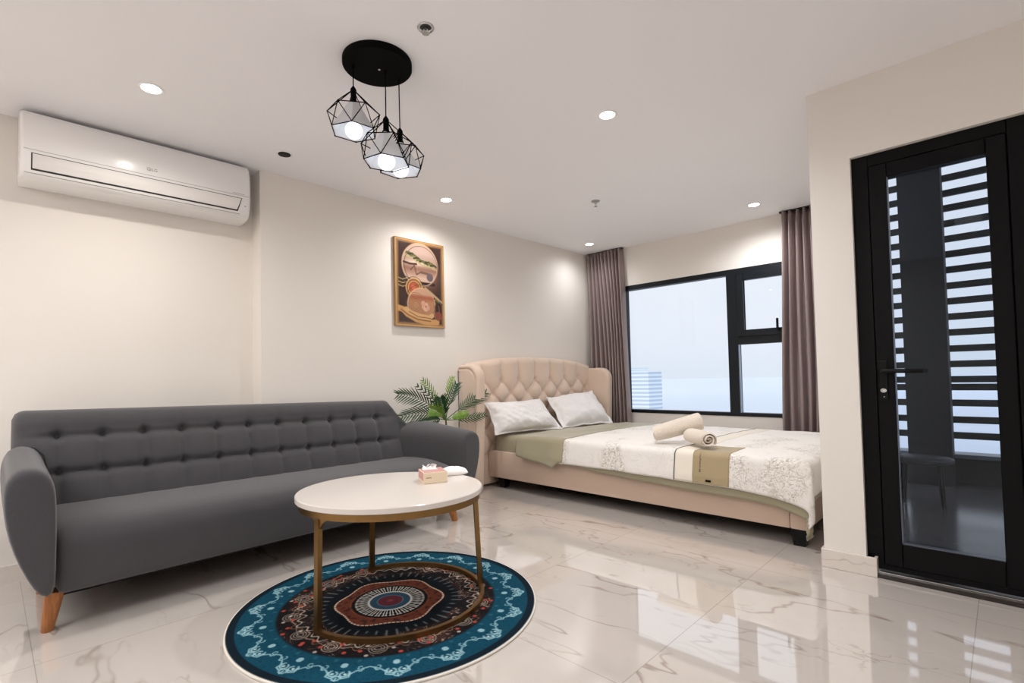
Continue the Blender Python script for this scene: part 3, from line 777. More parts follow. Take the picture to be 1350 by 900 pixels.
# ------------------------------------------------------------------ rug
def paint_rug(co):
    x, y = co[:, 0], co[:, 1]; r = np.hypot(x, y)/.650; th = np.arctan2(y, x); n = len(r)
    c = np.zeros((n, 3)); rng = np.random.RandomState(4)
    def blend(m, col, a=1.0):
        m = (np.clip(m, 0, 1)*a)[:, None]; c[:] = c*(1-m)+np.array(col)/255.*m
    band = lambda a, b_, s=.006: np.clip((r-a)/s+.5, 0, 1)*np.clip((b_-r)/s+.5, 0, 1)
    nzv = np.array([nz(p[0]*9, p[1]*9) for p in co]); nzf = np.array([nz(p[0]*42, p[1]*42, 3) for p in co]); nzg = np.array([nz(p[0]*90, p[1]*90, 7) for p in co])
    blend(np.ones(n), (232, 226, 216)); blend(band(0, .992), (16, 30, 40)); blend(band(0, .945), (16, 68, 88))
    blend(band(0, .945)*np.clip(nzg*1.6, 0, 1), (12, 54, 74), .8)
    blend(band(0, .715, .02), (24, 20, 22))
    # --- pale scrolls in the teal border
    def stroke_rt(pts, wd, per, off=0.0, sym=False):
        """pts in (angle offset * radius units, radius); repeated `per` times round the rug"""
        a = (th+off) % (2*PI/per)-PI/per
        if sym: a = np.abs(a)
        X = a*.83; d = np.full(n, 9.)
        for (ax, ay), (bx, by) in zip(pts, pts[1:]):
            L = (bx-ax)**2+(by-ay)**2+1e-9; s = np.clip(((X-ax)*(bx-ax)+(r-ay)*(by-ay))/L, 0, 1)
            d = np.minimum(d, np.hypot(X-ax-s*(bx-ax), r-ay-s*(by-ay)))
        return np.clip((wd-d)/.004+.5, 0, 1)
    def arc(cx, cy_, rr, a0, a1, k=12): return [(cx+rr*math.cos(a0+(a1-a0)*i/k), cy_+rr*math.sin(a0+(a1-a0)*i/k)) for i in range(k+1)]
    pale = (150, 190, 198); P_ = 18
    for sg in (1, -1):
        m = lambda pts: [(sg*p[0], p[1]) for p in pts]
        blend(stroke_rt(m(arc(.030, .868, .022, -.6, 4.2)), .0048, P_), pale, .9)
        blend(stroke_rt(m([(.012, .888), (.030, .905), (.056, .893), (.060, .862), (.046, .842)]), .0046, P_), pale, .9)
        blend(stroke_rt(m([(.060, .862), (.085, .835), (.105, .842), (.120, .815), (.143, .805)]), .0046, P_), pale, .85)
        blend(stroke_rt(m(arc(.098, .812, .014, 0, 5)), .004, P_), pale, .8)
        blend(stroke_rt(m([(.032, .868), (.036, .872)]), .008, P_), (190, 214, 214), .9)
    blend(stroke_rt(arc(0, .905, .020, -2.6, 5.8), .0046, P_), pale, .9); blend(stroke_rt([(0, .925), (0, .902)], .006, P_), pale, .9)
    blend(stroke_rt([(0, .788), (0, .789)], .021, P_), (146, 186, 194), .95)
    blend(stroke_rt([(0, .742), (0, .745)], .012, P_*2), (60, 110, 124), .5)
    # --- dark middle field: brown mottling, ivory scribbles, red dots
    f = band(.385, .705, .02)
    blend(f*np.clip((nzv+.15)*1.6, 0, 1), (74, 46, 38), .75); blend(f*np.clip(nzf*2-.2, 0, 1), (18, 18, 24), .8)
    blend(f*np.clip(1-np.abs(nzf-.12)/.045, 0, 1)*np.clip(nzv*3+.55, 0, 1), (204, 188, 166), .85)
    zz = .545+.05*np.abs(((th*14/(2*PI)) % 1)-.5)*2+.018*np.sin(th*42)
    blend(np.clip(1-np.abs(r-zz)/.010, 0, 1), (214, 198, 176), .9); blend(np.clip(1-np.abs(r-zz-.035)/.008, 0, 1), (168, 120, 88), .7)
    zz2 = .605+.030*np.abs(((th*14/(2*PI)+.5) % 1)-.5)*2
    blend(np.clip(1-np.abs(r-zz2)/.006, 0, 1), (190, 172, 150), .6)
    for k in range(14):
        a = 2*PI*(k+.5)/14; d = np.hypot(r*np.cos(th)-.625*math.cos(a), r*np.sin(th)-.625*math.sin(a))
        for q in (.020, .036, .052): blend(np.clip(1-np.abs(d-q)/.005, 0, 1)*(r > .57), (204, 190, 170), .75)
    for per, rad, off in ((26, .685, .0), (20, .645, .1), (22, .60, .05)):
        for k in range(per):
            a = 2*PI*k/per+off+rng.uniform(-.06, .06); rr = rad+rng.uniform(-.02, .02)
            d = np.hypot(r*np.cos(th)-rr*math.cos(a), r*np.sin(th)-rr*math.sin(a))
            if rng.rand() < .8: blend(np.clip((.016-d)/.005, 0, 1), (176, 72, 60), .9)
            else: blend(np.clip((.014-d)/.005, 0, 1), (206, 196, 182), .8)
    # --- black ring with small rays, wavy rust band, petals, heart
    blend(band(.0, .47, .03), (12, 18, 24))
    ray = np.clip(1-np.abs(((th*46/(2*PI)) % 1)-.5)*5, 0, 1)*np.clip((r-.41)/.02, 0, 1)*np.clip((.49+.03*np.sin(th*9)-r)/.02, 0, 1)
    blend(ray, (176, 174, 168), .55)
    wv = .345+.018*np.cos(6*th+.5)
    blend(np.clip((wv+.007-r)/.004, 0, 1)*(((th*80/(2*PI)) % 1) > .22), (214, 184, 160)); blend(np.clip((wv-.004-r)/.005, 0, 1), (104, 54, 40))
    blend(np.clip((wv-.01-r)/.005, 0, 1)*np.clip(nzf*3-.1, 0, 1), (50, 34, 34), .8); blend(np.clip(1-np.abs(r-.262)/.006, 0, 1), (132, 78, 52), .8)
    blend(band(0, .252), (18, 20, 22))
    pet = np.abs(((th*30/(2*PI)) % 1)-.5)*2
    blend(np.clip(((.78+.1*np.sin(r*140))-pet)*4, 0, 1)*band(.15, .232)*np.clip((pet-.16)*6, 0, 1), (196, 194, 186)); blend(np.clip(1-np.abs(r-.225)/.010, 0, 1)*(pet < .8), (206, 204, 196), .8)
    blend(band(0, .150), (206, 204, 198)); blend(band(0, .136), (44, 72, 90)); blend(np.clip(1-np.abs(r-.087)/.005, 0, 1), (120, 140, 152), .8)
    blend(band(0, .082), (96, 44, 52)); blend(np.clip(1-np.abs(r-.045)/.006, 0, 1), (60, 40, 52), .8); blend(band(0, .02), (130, 60, 62))
    return np.clip(c, 0, 1)
RC = (-2.012, 1.262)
b = B(); rows = []
NR, NA = 210, 720
rl = [.650*i/NR for i in range(NR+1)]; rl[0] = .0005
for r in rl: rows.append([(RC[0]+r*math.cos(2*PI*k/NA), RC[1]+r*math.sin(2*PI*k/NA), .010 if r < .645 else .0085) for k in range(NA)])
rows.append([(RC[0]+.652*math.cos(2*PI*k/NA), RC[1]+.652*math.sin(2*PI*k/NA), .004) for k in range(NA)])
rows.append([(RC[0]+.650*math.cos(2*PI*k/NA), RC[1]+.650*math.sin(2*PI*k/NA), .0005) for k in range(NA)])
grid(b, rows, closev=True)
rug = ob('round_rug', b, painted('rug_weave', .95, .1, 0, .5), loc=(RC[0], RC[1], 0)); paint(rug, paint_rug)
for p in rug.data.polygons: p.use_smooth = True
tag(rug, 'round teal and black patterned rug under the coffee table', 'rug')

# ------------------------------------------------------------------ coffee table
ct = thing('coffee_table', (-2.015, 1.285, .010), 'round white-topped coffee table with gold metal frame on the teal rug', 'coffee table')
f2, r2 = Vector((sy, cy, 0)), Vector((cy, -sy, 0))
TC = Vector((-2.012, 1.277, 0))
def ell(a, c_, k): return TC+r2*a*math.cos(k)+f2*c_*math.sin(k)
NA = 96
def ring_rows(A, C, prof):
    return [[(lambda p: (p.x, p.y, z))(ell(A+d, C+d, 2*PI*k/NA)) for k in range(NA)] for d, z in prof]
b = B(); V = grid(b, ring_rows(.410, .373, [(-.405 if False else -.30, .485), (-.004, .485), (0, .488), (0, .507), (-.004, .511), (-.30, .511)]), closev=True)
b.faces.new(V[0][::-1]); b.faces.new(V[-1]); ob('tabletop', b, M_table, ct, smooth=True, angle=40)
b = B(); grid(b, ring_rows(.398, .361, [(0, .4845), (0, .456), (-.018, .456), (-.018, .4845)]), closev=True, closeu=True); ob('apron', b, M_gold, ct, smooth=True, angle=40)
QC, QR = (-2.0144, 1.2936), .396
b = B(); A0, A1 = math.radians(-86), math.radians(168)
rows = [[(QC[0]+(QR+d)*math.cos(A0+(A1-A0)*k/NA), QC[1]+(QR+d)*math.sin(A0+(A1-A0)*k/NA), z) for k in range(NA+1)] for d, z in ((.003, .0105), (.003, .030), (-.015, .030), (-.015, .0105))]
V = grid(b, rows, closeu=True); b.faces.new([V[i][0] for i in range(4)]); b.faces.new([V[i][NA] for i in range(4)][::-1]); ob('base_ring', b, M_gold, ct, smooth=True, angle=40)
for px, py in ((-1.967, .910), (-2.398, 1.396), (-1.822, 1.628)):
    d = Vector((px-QC[0], py-QC[1], 0)).normalized(); s = Vector((-d.y, d.x, 0)); c0 = Vector((QC[0], QC[1], 0))+d*(QR-.006)
    b = B(); rows = []
    dtop = (Vector((px, py, 0))-TC); k0 = math.atan2(dtop.dot(f2)/.373, dtop.dot(r2)/.410); ctop = ell(.390, .353, k0)
    for q, z in ((c0, .031), (c0*.5+ctop*.5, .24), (ctop, .457)): rows.append([(q.x+s.x*i*.013+d.x*j*.010, q.y+s.y*i*.013+d.y*j*.010, z) for i, j in ((-1, -1), (1, -1), (1, 1), (-1, 1))])
    V = grid(b, rows, closev=True); b.faces.new(V[0][::-1]); b.faces.new(V[-1]); lgo = ob('leg', b, M_gold, ct)
    b = B(); V_ = []
    tri = [(0, .457), (.045, .457), (.030, .448), (.018, .440), (.010, .428), (0, .415)]
    for sg in (-1, 1):
        f0 = [b.verts.new((ctop.x+s.x*sg*(.012+a)-d.x*.006, ctop.y+s.y*sg*(.012+a)-d.y*.006, z)) for a, z in tri]
        f1 = [b.verts.new((ctop.x+s.x*sg*(.012+a)+d.x*.004-d.x*.15*a, ctop.y+s.y*sg*(.012+a)+d.y*.004-d.y*.15*a, z)) for a, z in tri]
        b.faces.new(f0); b.faces.new(f1[::-1])
        for i in range(6):
            j = (i+1) % 6; b.faces.new((f0[i], f1[i], f1[j], f0[j]))
    ob('bracket', b, M_gold, lgo)

# tissue box and wipes on the table
ZT = .511
ca, cb_, cc = Vector((-1.940, 1.404, ZT)), Vector((-1.894, 1.506, ZT)), Vector((-2.058, 1.440, ZT))
ux = (cb_-ca).normalized(); vx = Vector((-ux.y, ux.x, 0)); LW, LD, LH = .112, .125, .052
tbx = thing('tissue_box', tuple(ca+ux*LW/2+vx*LD/2), 'cream and pink tissue box on the white coffee table', 'tissue box')
def obox(bm, o, u, v, a0, a1, b0, b1, z0, z1, bev=0):
    vs = [bm.verts.new(o+u*a+v*q+Vector((0, 0, z))) for z in (z0, z1) for q in (b0, b1) for a in (a0, a1)]
    fs = [bm.faces.new([vs[i] for i in q]) for q in ((0,2,3,1),(4,5,7,6),(0,1,5,4),(2,6,7,3),(0,4,6,2),(1,3,7,5))]
    if bev: bmesh.ops.bevel(bm, geom=list({e for f in fs for e in f.edges}), offset=bev, segments=2, profile=.5, affect='EDGES')
b = B(); obox(b, ca, ux, vx, 0, LW, 0, LD, .0003, LH, .002); cart = ob('carton', b, simple('cream_card', srgb(238, 218, 190), .5, 0, .3, .02), tbx)
M_pink = simple('pink_card', srgb(206, 150, 146), .45, 0, .4, .05)
b = B(); obox(b, ca, ux, vx, .004, LW-.004, .004, LD-.004, LH-.001, LH+.0006); obox(b, ca, ux, vx, -.0006, .001, .006, LD-.004, .014, LH-.002)
pk = ob('pink_panel', b, M_pink, cart); pk['label'] = 'dusty pink printed panel'
b = B()
for k in range(6): obox(b, ca, ux, vx, .011+.0042*k, .011+.0042*k+.003, -.0007, .001, .026, .029+.002*(k % 2))
ob('printed_lettering', b, simple('card_print', srgb(140, 110, 84), .6), cart)
b = B(); rows = []
for i in range(13):
    t = i/12; r = []
    for j in range(15):
        s = j/14-.5
        p = ca+ux*(LW*.42+s*.070*(1-.3*t)+.004*math.sin(9*t+6*s))+vx*(LD*.55+.030*math.sin(2.2*t)*(1+.3*math.sin(7*s))+.012*t*math.sin(8*s))+Vector((0, 0, LH+.001+.040*t*(1-.55*t)+.006*math.sin(11*s+3*t)*t))
        r.append(p)
    rows.append(r)
M_tis = simple('soft_white_tissue', srgb(246, 242, 240), .8, 0, .2, .01)
grid(b, rows); tsu = ob('tissue', b, M_tis, tbx, smooth=True); tsu.modifiers.new('thick', 'SOLIDIFY').thickness = .0012
# packet
b = B(); rows = []
pc = Vector((-2.030, 1.650, ZT)); pu = (r2*.96+f2*.28).normalized(); pv = Vector((-pu.y, pu.x, 0))
for sgn in (0, 1):
    pass
NU, NV = 28, 18
def pk_h(s, t):
    e = max(0, 1-abs(s)**2.2)*max(0, 1-abs(t)**2.4); return .036*e**.5
top_r, bot_r = [], []
for i in range(NU+1):
    s = -1+2*i/NU; ra, rb = [], []
    for j in range(NV+1):
        t = -1+2*j/NV; wd = .048*(1-.22*abs(s)**3); h = pk_h(s, t)
        base = pc+pu*s*.072+pv*t*wd
        wr = .003*nz(s*4, t*4, 2)*(h/.036)
        lift = .018*max(0, s-.6)**1.2
        ra.append(base+Vector((0, 0, .004+h*.95+wr+lift))); rb.append(base+Vector((0, 0, .0008+.003*(1-min(1, h/.01))+lift*.95)))
    top_r.append(ra); bot_r.append(rb)
grid(b, top_r); grid(b, bot_r, flip=True)
bmesh.ops.remove_doubles(b, verts=b.verts[:], dist=.0008)
pkt = ob('wipes_packet', b, M_tis, loc=tuple(pc), smooth=True)
tag(pkt, 'white soft packet lying behind the tissue box on the coffee table', 'packet')

# ------------------------------------------------------------------ palm plant behind the sofa arm
pl = thing('potted_palm', (-3.30, 2.63, 0), 'green palm plant standing between the sofa arm and the bed headboard', 'plant')
b = B(); lathe(b, (-3.30, 2.63, 0), [(.075, .0), (.085, .01), (.108, .20), (.112, .21), (.104, .212), (.100, .195)], 28, True, False); pot = ob('pot', b, simple('white_pot', srgb(226, 220, 212), .4), pl, smooth=True, angle=40)
b = B(); lathe(b, (-3.30, 2.63, 0), [(.101, .190), (.0001, .195)], 24, False, False); ob('soil', b, simple('soil', srgb(54, 42, 34), .9, bump=.6, bscale=80), pot)
def leafmat(name, a, c_):
    t = NT(name); n = t.noise(t.coord(), 30, 3); c = t.mix(n, a, c_); k = t.bsdf(c, .42, 0, .4); return t.m
M_leaf = leafmat('dark_palm_green', srgb(24, 56, 34), srgb(52, 92, 50)); M_leaf2 = leafmat('bright_palm_green', srgb(84, 128, 40), srgb(140, 172, 66)); M_stem = leafmat('stem_green', srgb(40, 48, 34), srgb(70, 78, 46))
b = B(); tube(b, [(-3.30, 2.63, .19), (-3.30, 2.625, .45), (-3.298, 2.618, .665)], [.011, .009, .007], 8); ob('stem', b, M_stem, pl, smooth=True)
base = Vector((-3.298, 2.618, .655))
def frond(tip, bow, lw, n, mat, dens=1.0, start=.3, b0=base, droop=.0, sd=1):
    rnd = random.Random(sd); bb = B()
    tip = Vector(tip); mid = (b0+tip)/2+Vector(bow)
    def P(t): return b0*(1-t)**2+mid*2*t*(1-t)+tip*t*t
    def Dv(t): return ((mid-b0)*2*(1-t)+(tip-mid)*2*t).normalized()
    tube(bb, [P(i/14) for i in range(15)], [.0040*(1-.75*i/14) for i in range(15)], 6)
    view = Vector((.696, -.718, .15)).normalized()
    for i in range(n):
        t = start+(1-start)*(i+.5)/n; p = P(t); d = Dv(t)
        side = d.cross(view).normalized()
        for sg in (-1, 1):
            L = lw*(.55+.9*math.sin(PI*min(1, (t-start)/(1-start)*.85+.12)))*rnd.uniform(.85, 1.1)
            dirv = (d*(.78+.5*t)+side*sg*.75+Vector((0, 0, -droop))+view*rnd.uniform(-.25, .25)).normalized()
            wv = dirv.cross(view).normalized()*(.0058*dens)
            pts = [(0, .35), (.25, 1), (.6, .8), (.85, .4), (1, .03)]
            ra = []
            for q, wq in pts:
                c = p+dirv*L*q+Vector((0, 0, -droop*.25*L*q*q))+view*(.02*math.sin(PI*q)*sg*.3)
                ra.append([c-wv*wq, c+view*.0016*wq, c+wv*wq])
            grid(bb, ra)
    return ob('frond', bb, mat, pl, smooth=True)
frond((-3.30, 2.165, .885), (0, .02, .10), .090, 13, M_leaf, 1.0, .30, droop=.25, sd=1)
frond((-3.31, 2.200, .715), (0, .06, .075), .085, 12, M_leaf, 1.0, .28, droop=.2, sd=2)
frond((-3.28, 3.055, .860), (0, -.05, .01), .080, 13, M_leaf, .9, .35, droop=.0, sd=3)
frond((-3.22, 2.985, .675), (.0, -.01, -.02), .055, 10, M_leaf, .9, .30, droop=.0, sd=4)
frond((-3.34, 2.77, .945), (0, -.03, .02), .075, 9, M_leaf, 1.1, .35, sd=5)
frond((-3.32, 2.715, 1.005), (0, -.05, .05), .040, 8, M_leaf2, .7, .55, sd=6)
frond((-3.36, 2.44, .985), (0, .03, .03), .055, 8, M_leaf2, .8, .45, sd=7)
frond((-3.34, 2.365, .945), (0, .07, .02), .05, 7, M_leaf, 1.0, .35, sd=8)
frond((-3.26, 2.44, .760), (0, .03, .03), .085, 9, M_leaf2, 1.2, .25, droop=.3, sd=9)
frond((-3.24, 2.52, .840), (0, .0, .0), .080, 9, M_leaf, 1.3, .25, droop=.15, sd=10)
frond((-3.25, 2.80, .70), (0, -.02, .0), .050, 10, M_leaf2, .9, .3, droop=.1, sd=11)
frond((-3.27, 2.36, .655), (0, .04, .03), .07, 9, M_leaf, 1.0, .3, droop=.25, sd=12)

# ------------------------------------------------------------------ bed
bed = thing('bed', (-2.1, 3.9, 0), 'beige upholstered double bed with a tall tufted winged headboard against the left wall', 'bed')
BY0, BY1, BXF = 3.2, 4.66, -.825
def rail(name, *a):
    bb = B(); box(bb, *a, .008, 2); return ob(name, bb, M_velvet2, bed, smooth=True, angle=40)
rail('side_rail', -3.42, -.915, BY0, BY0+.055, .095, .330)
rail('side_rail', -3.42, -.915, BY1-.055, BY1, .095, .330)
rail('foot_rail', -.913, BXF, BY0-.002, BY1+.002, .095, .330)
b = B(); box(b, -3.4, -.93, BY0+.055, BY1-.055, .105, .295); ob('bed_base_shade_box', b, M_dark, bed)  # bed base, boxed low and dark to deepen the shade beneath
for x, y in ((-.872, BY0+.045), (-.872, BY1-.045), (-3.30, BY0+.08), (-3.30, BY1-.08)):
    b = B(); rows = [[(x+sx_*w_, y+sy_*w_, z) for sx_, sy_ in ((-1, -1), (1, -1), (1, 1), (-1, 1))] for w_, z in ((.030, 0), (.036, .05), (.043, .097))]
    V = grid(b, rows, closev=True); b.faces.new(V[0][::-1]); b.faces.new(V[-1]); ob('leg', b, M_blk, bed)
# headboard with diamond tufting
HY0, HY1 = 2.99, 4.80
def htop(y):
    t = (y-3.895)/.90
    return 1.186-.070*abs(t)**2.6
TP, TZ, TD = .2405, .970, .117
def htuft(y, z):
    u = (y-3.154)/TP
    if z <= TZ:
        v = (z-TZ)/TD; a, c_ = u+v/2, u-v/2
        h = (abs(math.sin(PI*a))*abs(math.sin(PI*c_)))**.42
    else:
        k = min(1, (z-TZ)/.09); h = abs(math.sin(PI*u))**(.84-.30*k)
    dist = 9.
    for row in range(-5, 1):
        yo = 3.154+(TP/2 if row % 2 else 0); kk = round((y-yo)/TP); dist = min(dist, math.hypot(y-(yo+kk*TP), z-(TZ+row*TD)))
    return .040*h-.020*math.exp(-(dist/.022)**2)
b = B(); rows = []; NYh, NZh = 230, 110
for j in range(NZh+1):
    v = j/NZh; r = []
    for i in range(NYh+1):
        y = HY0+(HY1-HY0)*i/NYh; zt = htop(y); z = .30+(zt-.30)*v
        e_ = (zt-z); rnd_ = 0 if e_ > .035 else (1-math.sqrt(max(0, 1-((.035-e_)/.035)**2)))
        X = -3.440+htuft(y, z)*(1 if e_ > .05 else .4+.6*e_/.05)-rnd_*.045
        r.append((X, y, z))
    rows.append(r)
rows.append([(-3.50, p[1], p[2]+.004) for p in rows[-1]])
rows.append([(-3.538, p[1], p[2]-.015) for p in rows[-2]])
rows.append([(-3.542, p[1], .30) for p in rows[-2]])
V = grid(b, rows); b.faces.new([V[i][0] for i in range(len(V))]); b.faces.new([V[i][-1] for i in range(len(V))][::-1])
hb = ob('headboard', b, M_velvet, bed, smooth=True, angle=70)
b = B(); box(b, -3.54, -3.43, HY0, HY1, .02, .31, .01, 2); ob('headboard_base', b, M_velvet2, bed)
for row in (0, -1, -2):
    yo = 3.154+(TP/2 if row % 2 else 0)
    for k in range(-1, 8):
        y = yo+k*TP
        if HY0+.03 < y < HY1-.03:
            z = TZ+row*TD; b = B(); ball(b, (-3.440+htuft(y, z)+.004, y, z), .005, .011, .011, 10); ob('button', b, M_velvet, hb, smooth=True)
def wing(yo, yi, xf_top, xf_bot, ztop):
    """side wing: outline in (x, z), thickness from outer face yo to inner face yi"""
    s = 1 if yi > yo else -1; th = abs(yi-yo)
    out = [(-3.54, .02), (-3.54, ztop-.03), (-3.53, ztop-.008), (-3.50, ztop)]
    cx, cz, rr = xf_top-.115, ztop-.115, .115
    for i in range(11):
        a = PI/2-PI/2*i/10; out.append((cx+rr*math.cos(a), cz+rr*math.sin(a)))
    for i in range(1, 7): out.append((xf_top+(xf_bot-xf_top)*i/6+.006*math.sin(PI*i/6), cz-(cz-.02)*i/6))
    cen = (sum(p[0] for p in out)/len(out), sum(p[1] for p in out)/len(out))
    def inset(p, d):
        v = Vector((cen[0]-p[0], 0)); 
        nx = -d if p[0] > -3.52 else 0
        nz_ = -d if p[1] > ztop-.2 else 0
        k = min(1, max(0, (p[1]-(ztop-.25))/.2)); return (p[0]+nx, p[1]-d*k if p[1] > ztop-.25 else p[1])
    rows = []
    for d, q in ((.050, .0), (.042, .002), (.038, .010), (.034, .004), (.020, -.004), (.006, .004), (0, .02), (0, .5), (0, .8), (.008, .95), (.025, 1.0)):
        yy = yo+s*(q if q < .3 and q < .05 else q*th)
        rows.append([(inset(p, d)[0], yy+s*.02*max(0, (-3.30-p[0])/.2), inset(p, d)[1]) for p in out])
    bb = B(); V = grid(bb, rows, closev=True); bb.faces.new(V[0]); bb.faces.new(V[-1][::-1])
    o = ob('headboard_wing', bb, M_velvet, bed, smooth=True, angle=75)
    bb = B(); pts = [(inset(p, .038)[0]+.001, yo+s*.008+s*.02*max(0, (-3.30-p[0])/.2), inset(p, .038)[1]) for p in out[2:]]
    tube(bb, pts, .0032, 6); ob('piping', bb, M_velvet2, o, smooth=True)
    return o
wing(2.938, 3.03, -3.255, -3.300, 1.112)
wing(4.872, 4.775, -3.150, -3.20, 1.072)

# mattress
mt = thing('mattress', (-2.15, 3.92, .30), 'mattress in an olive fitted sheet on the beige bed frame', 'mattress')
b = B(); rows = []
MX0, MX1, MY0, MY1 = -3.435, -.90, 3.226, 4.64
secs = [(.0, .298), (.0, .31), (-.004, .36), (0, .43), (.006, .455), (.02, .468), (.05, .473), (.25, .476), (.66, .476)]
NXm = 80
def mrow(d, z):
    """rounded rectangle outline inset by d"""
    r = []; N = 160; hx, hy = (MX1-MX0)/2-d, (MY1-MY0)/2-d
    cx, cy_ = (MX0+MX1)/2, (MY0+MY1)/2; rad = max(.05-d*.2, .005)
    for k in range(N):
        a = 2*PI*k/N; c, s = math.cos(a), math.sin(a); ex = 14
        q = (abs(c)**ex+abs(s)**ex)**(-1/ex)
        r.append((cx+hx*c*q, cy_+hy*s*q, z))
    return r
for d, z in secs:
    rr = mrow(d, z)
    if .32 < z < .45: rr = [(x, y+(.004*math.sin(x*70+6*z*10)*(1 if y < 3.5 else 0)), z) for x, y, z in rr]
    rows.append(rr)
V = grid(b, rows, closev=True); b.faces.new(V[0][::-1]); b.faces.new(V[-1]); ob('fitted_sheet', b, M_olive, mt, smooth=True, angle=50)

# drape helper: a flat sheet point (a along x, c along y) dropped over the mattress
def drape(a, c, lift, xf, yn, yf, crown=.012, wr=1.0):
    R_ = .035
    ox = max(0, a-xf); oy = max(0, yn-c); of = max(0, c-yf)
    def roll(o):       # overhang -> (sideways, drop)
        if o <= 0: return 0, 0
        L = R_*PI/2
        if o < L: t = o/R_; return R_*math.sin(t), R_*(1-math.cos(t))
        return R_+.06*(o-L), R_+(o-L)
    sx_, dx_ = roll(ox); sy_, dy_ = roll(max(oy, of))
    both = min(ox, oy) if oy > 0 else 0
    drop = max(dx_, dy_)+.30*min(dx_, dy_)
    x = min(a, xf)+sx_*(1-.3*min(1, both*4)); y = (max(c, yn)-sy_) if oy > 0 else (min(c, yf)+(sy_ if of > 0 else 0))
    z = .478+lift-drop
    if oy == 0 and of == 0 and ox == 0:
        ty = (c-yn)/(yf-yn); z += crown*math.sin(PI*min(max(ty, 0), 1))
    top = 1-min(1, drop/.1)
    z += wr*(.006*nz(a*2.2, c*3, 4)+.004*nz(a*7, c*6, 9))*(.4+.6*top)
    sidew = min(1, drop/.15)
    y -= wr*sidew*(.010*nz(a*6, drop*4, 2)+.007*math.sin(a*19+2*nz(a*2, 0, 5))*(.5+.5*nz(a*1.7, 3, 1)))*(1 if oy > 0 else 0)
    y += lift*sidew*(-1 if oy > 0 else (1 if of > 0 else 0)); x += lift*min(1, dx_/.06)
    if both > 0:
        f = min(1, both*6); x += f*.014*math.sin((ox-oy)*60); y -= f*.014*math.cos((ox-oy)*52)
    return (x, y, z)
def lerp(tab, x):
    if x <= tab[0][0]: return tab[0][1]
    for (xa, va), (xb, vb) in zip(tab, tab[1:]):
        if x <= xb: return va+(vb-va)*(x-xa)/(xb-xa)
    return tab[-1][1]
XF, YN, YF = -.830, 3.188, 4.66
def sheet(x0, x1, over_near, over_far, lift, nx, ny, mat, name, parent=None, loc=None, xoff=None, wr=1.0, yclip=None):
    bb = B(); rows = []
    for i in range(nx+1):
        a = x0+(x1-x0)*i/nx; r = []
        on = over_near(a) if callable(over_near) else over_near
        ca_, cb2 = YN-on, (YF+over_far if yclip is None else yclip)
        for j in range(ny+1):
            c = ca_+(cb2-ca_)*(j/ny)
            aa = a+(xoff(c, i/nx) if xoff else 0)
            r.append(drape(aa, c, lift, XF, YN, YF, wr=wr))
        rows.append(r)
    grid(bb, rows)
    o = ob(name, bb, mat, parent, loc, smooth=True); m = o.modifiers.new('thick', 'SOLIDIFY'); m.thickness = .004; m.offset = 0
    return o
dv = thing('duvet', (-1.7, 3.93, .48), 'white floral duvet with olive lining spread over the bed', 'duvet')
near = [(-2.56, .205), (-2.05, .203), (-1.58, .212), (-1.24, .216), (-1.0, .235), (-.86, .262), (-.74, .30), (-.55, .34)]
nearo = [(-2.56, .195), (-2.3, .208), (-2.16, .222), (-1.56, .250), (-1.25, .255), (-1.0, .268), (-.87, .300), (-.74, .345), (-.55, .38)]
skew = lambda c, s: -.16*max(0, (c-3.2))*(1-s)
sheet(-2.54, -.60, lambda a: lerp(nearo, a), .22, .000, 150, 110, M_olive, 'olive_lining', dv, xoff=lambda c, s: .16*0)
sheet(-2.545, -.625, lambda a: lerp(near, a), .20, .014, 190, 130, M_duvet, 'floral_cover', dv)
M_band = fabric('plain_white_band', srgb(232, 222, 206), srgb(242, 234, 220), 300, .8, .08, .1)
M_band2 = fabric('olive_satin_band', srgb(164, 146, 112), srgb(178, 160, 126), 300, .55, .08, .2)
M_line = simple('dark_piping_line', srgb(112, 104, 92), .8)
for nm, xa, xb, mt_, lf in (('white_band', -1.572, -1.452, M_band, .0160), ('olive_band', -1.452, -1.222, M_band2, .0162)):
    o = sheet(xa, xb, lambda a: lerp(near, a)-.002, .195, lf, 20, 130, mt_, nm, dv, yclip=3.42 if nm == 'olive_band' else None)
sheet(-1.580, -1.572, lambda a: lerp(near, a)-.002, .195, .0175, 2, 130, M_line, 'band_piping', dv)
# tiny illegible print and tag on the olive band
b = B(); rnd = random.Random(3)
for k in range(16):
    z = .445-.0075*k; p = drape(-1.405, YN-(.478+.0162-z)+.035*(PI/2-1), .0162, XF, YN, YF)
    box(b, -1.409, -1.409+rnd.uniform(.006, .012), p[1]-.0030, p[1]-.0012, p[2]-.0025, p[2]+rnd.uniform(.0, .0025))
ob('band_lettering', b, simple('faded_print', srgb(92, 80, 60), .8), dv)
b = B(); p = drape(-1.35, YN-.195, .0162, XF, YN, YF); box(b, -1.366, -1.332, p[1]-.005, p[1]-.001, p[2]-.004, p[2]+.009); ob('care_tag', b, M_blk, dv)
# olive blanket folded across the bed, below the pillows
bl = sheet(-3.01, -2.50, lambda a: lerp([(-3.02, .190), (-2.75, .222), (-2.60, .250), (-2.545, .205), (-2.49, .195)], a), .16, .017, 60, 120, M_olive, 'folded_blanket', None, (-2.77, 3.93, .48), wr=1.5, xoff=lambda c, s: .10*max(0, c-3.2)*(1-s))
tag(bl, 'olive green blanket fold lying across the bed between pillows and white duvet', 'blanket')

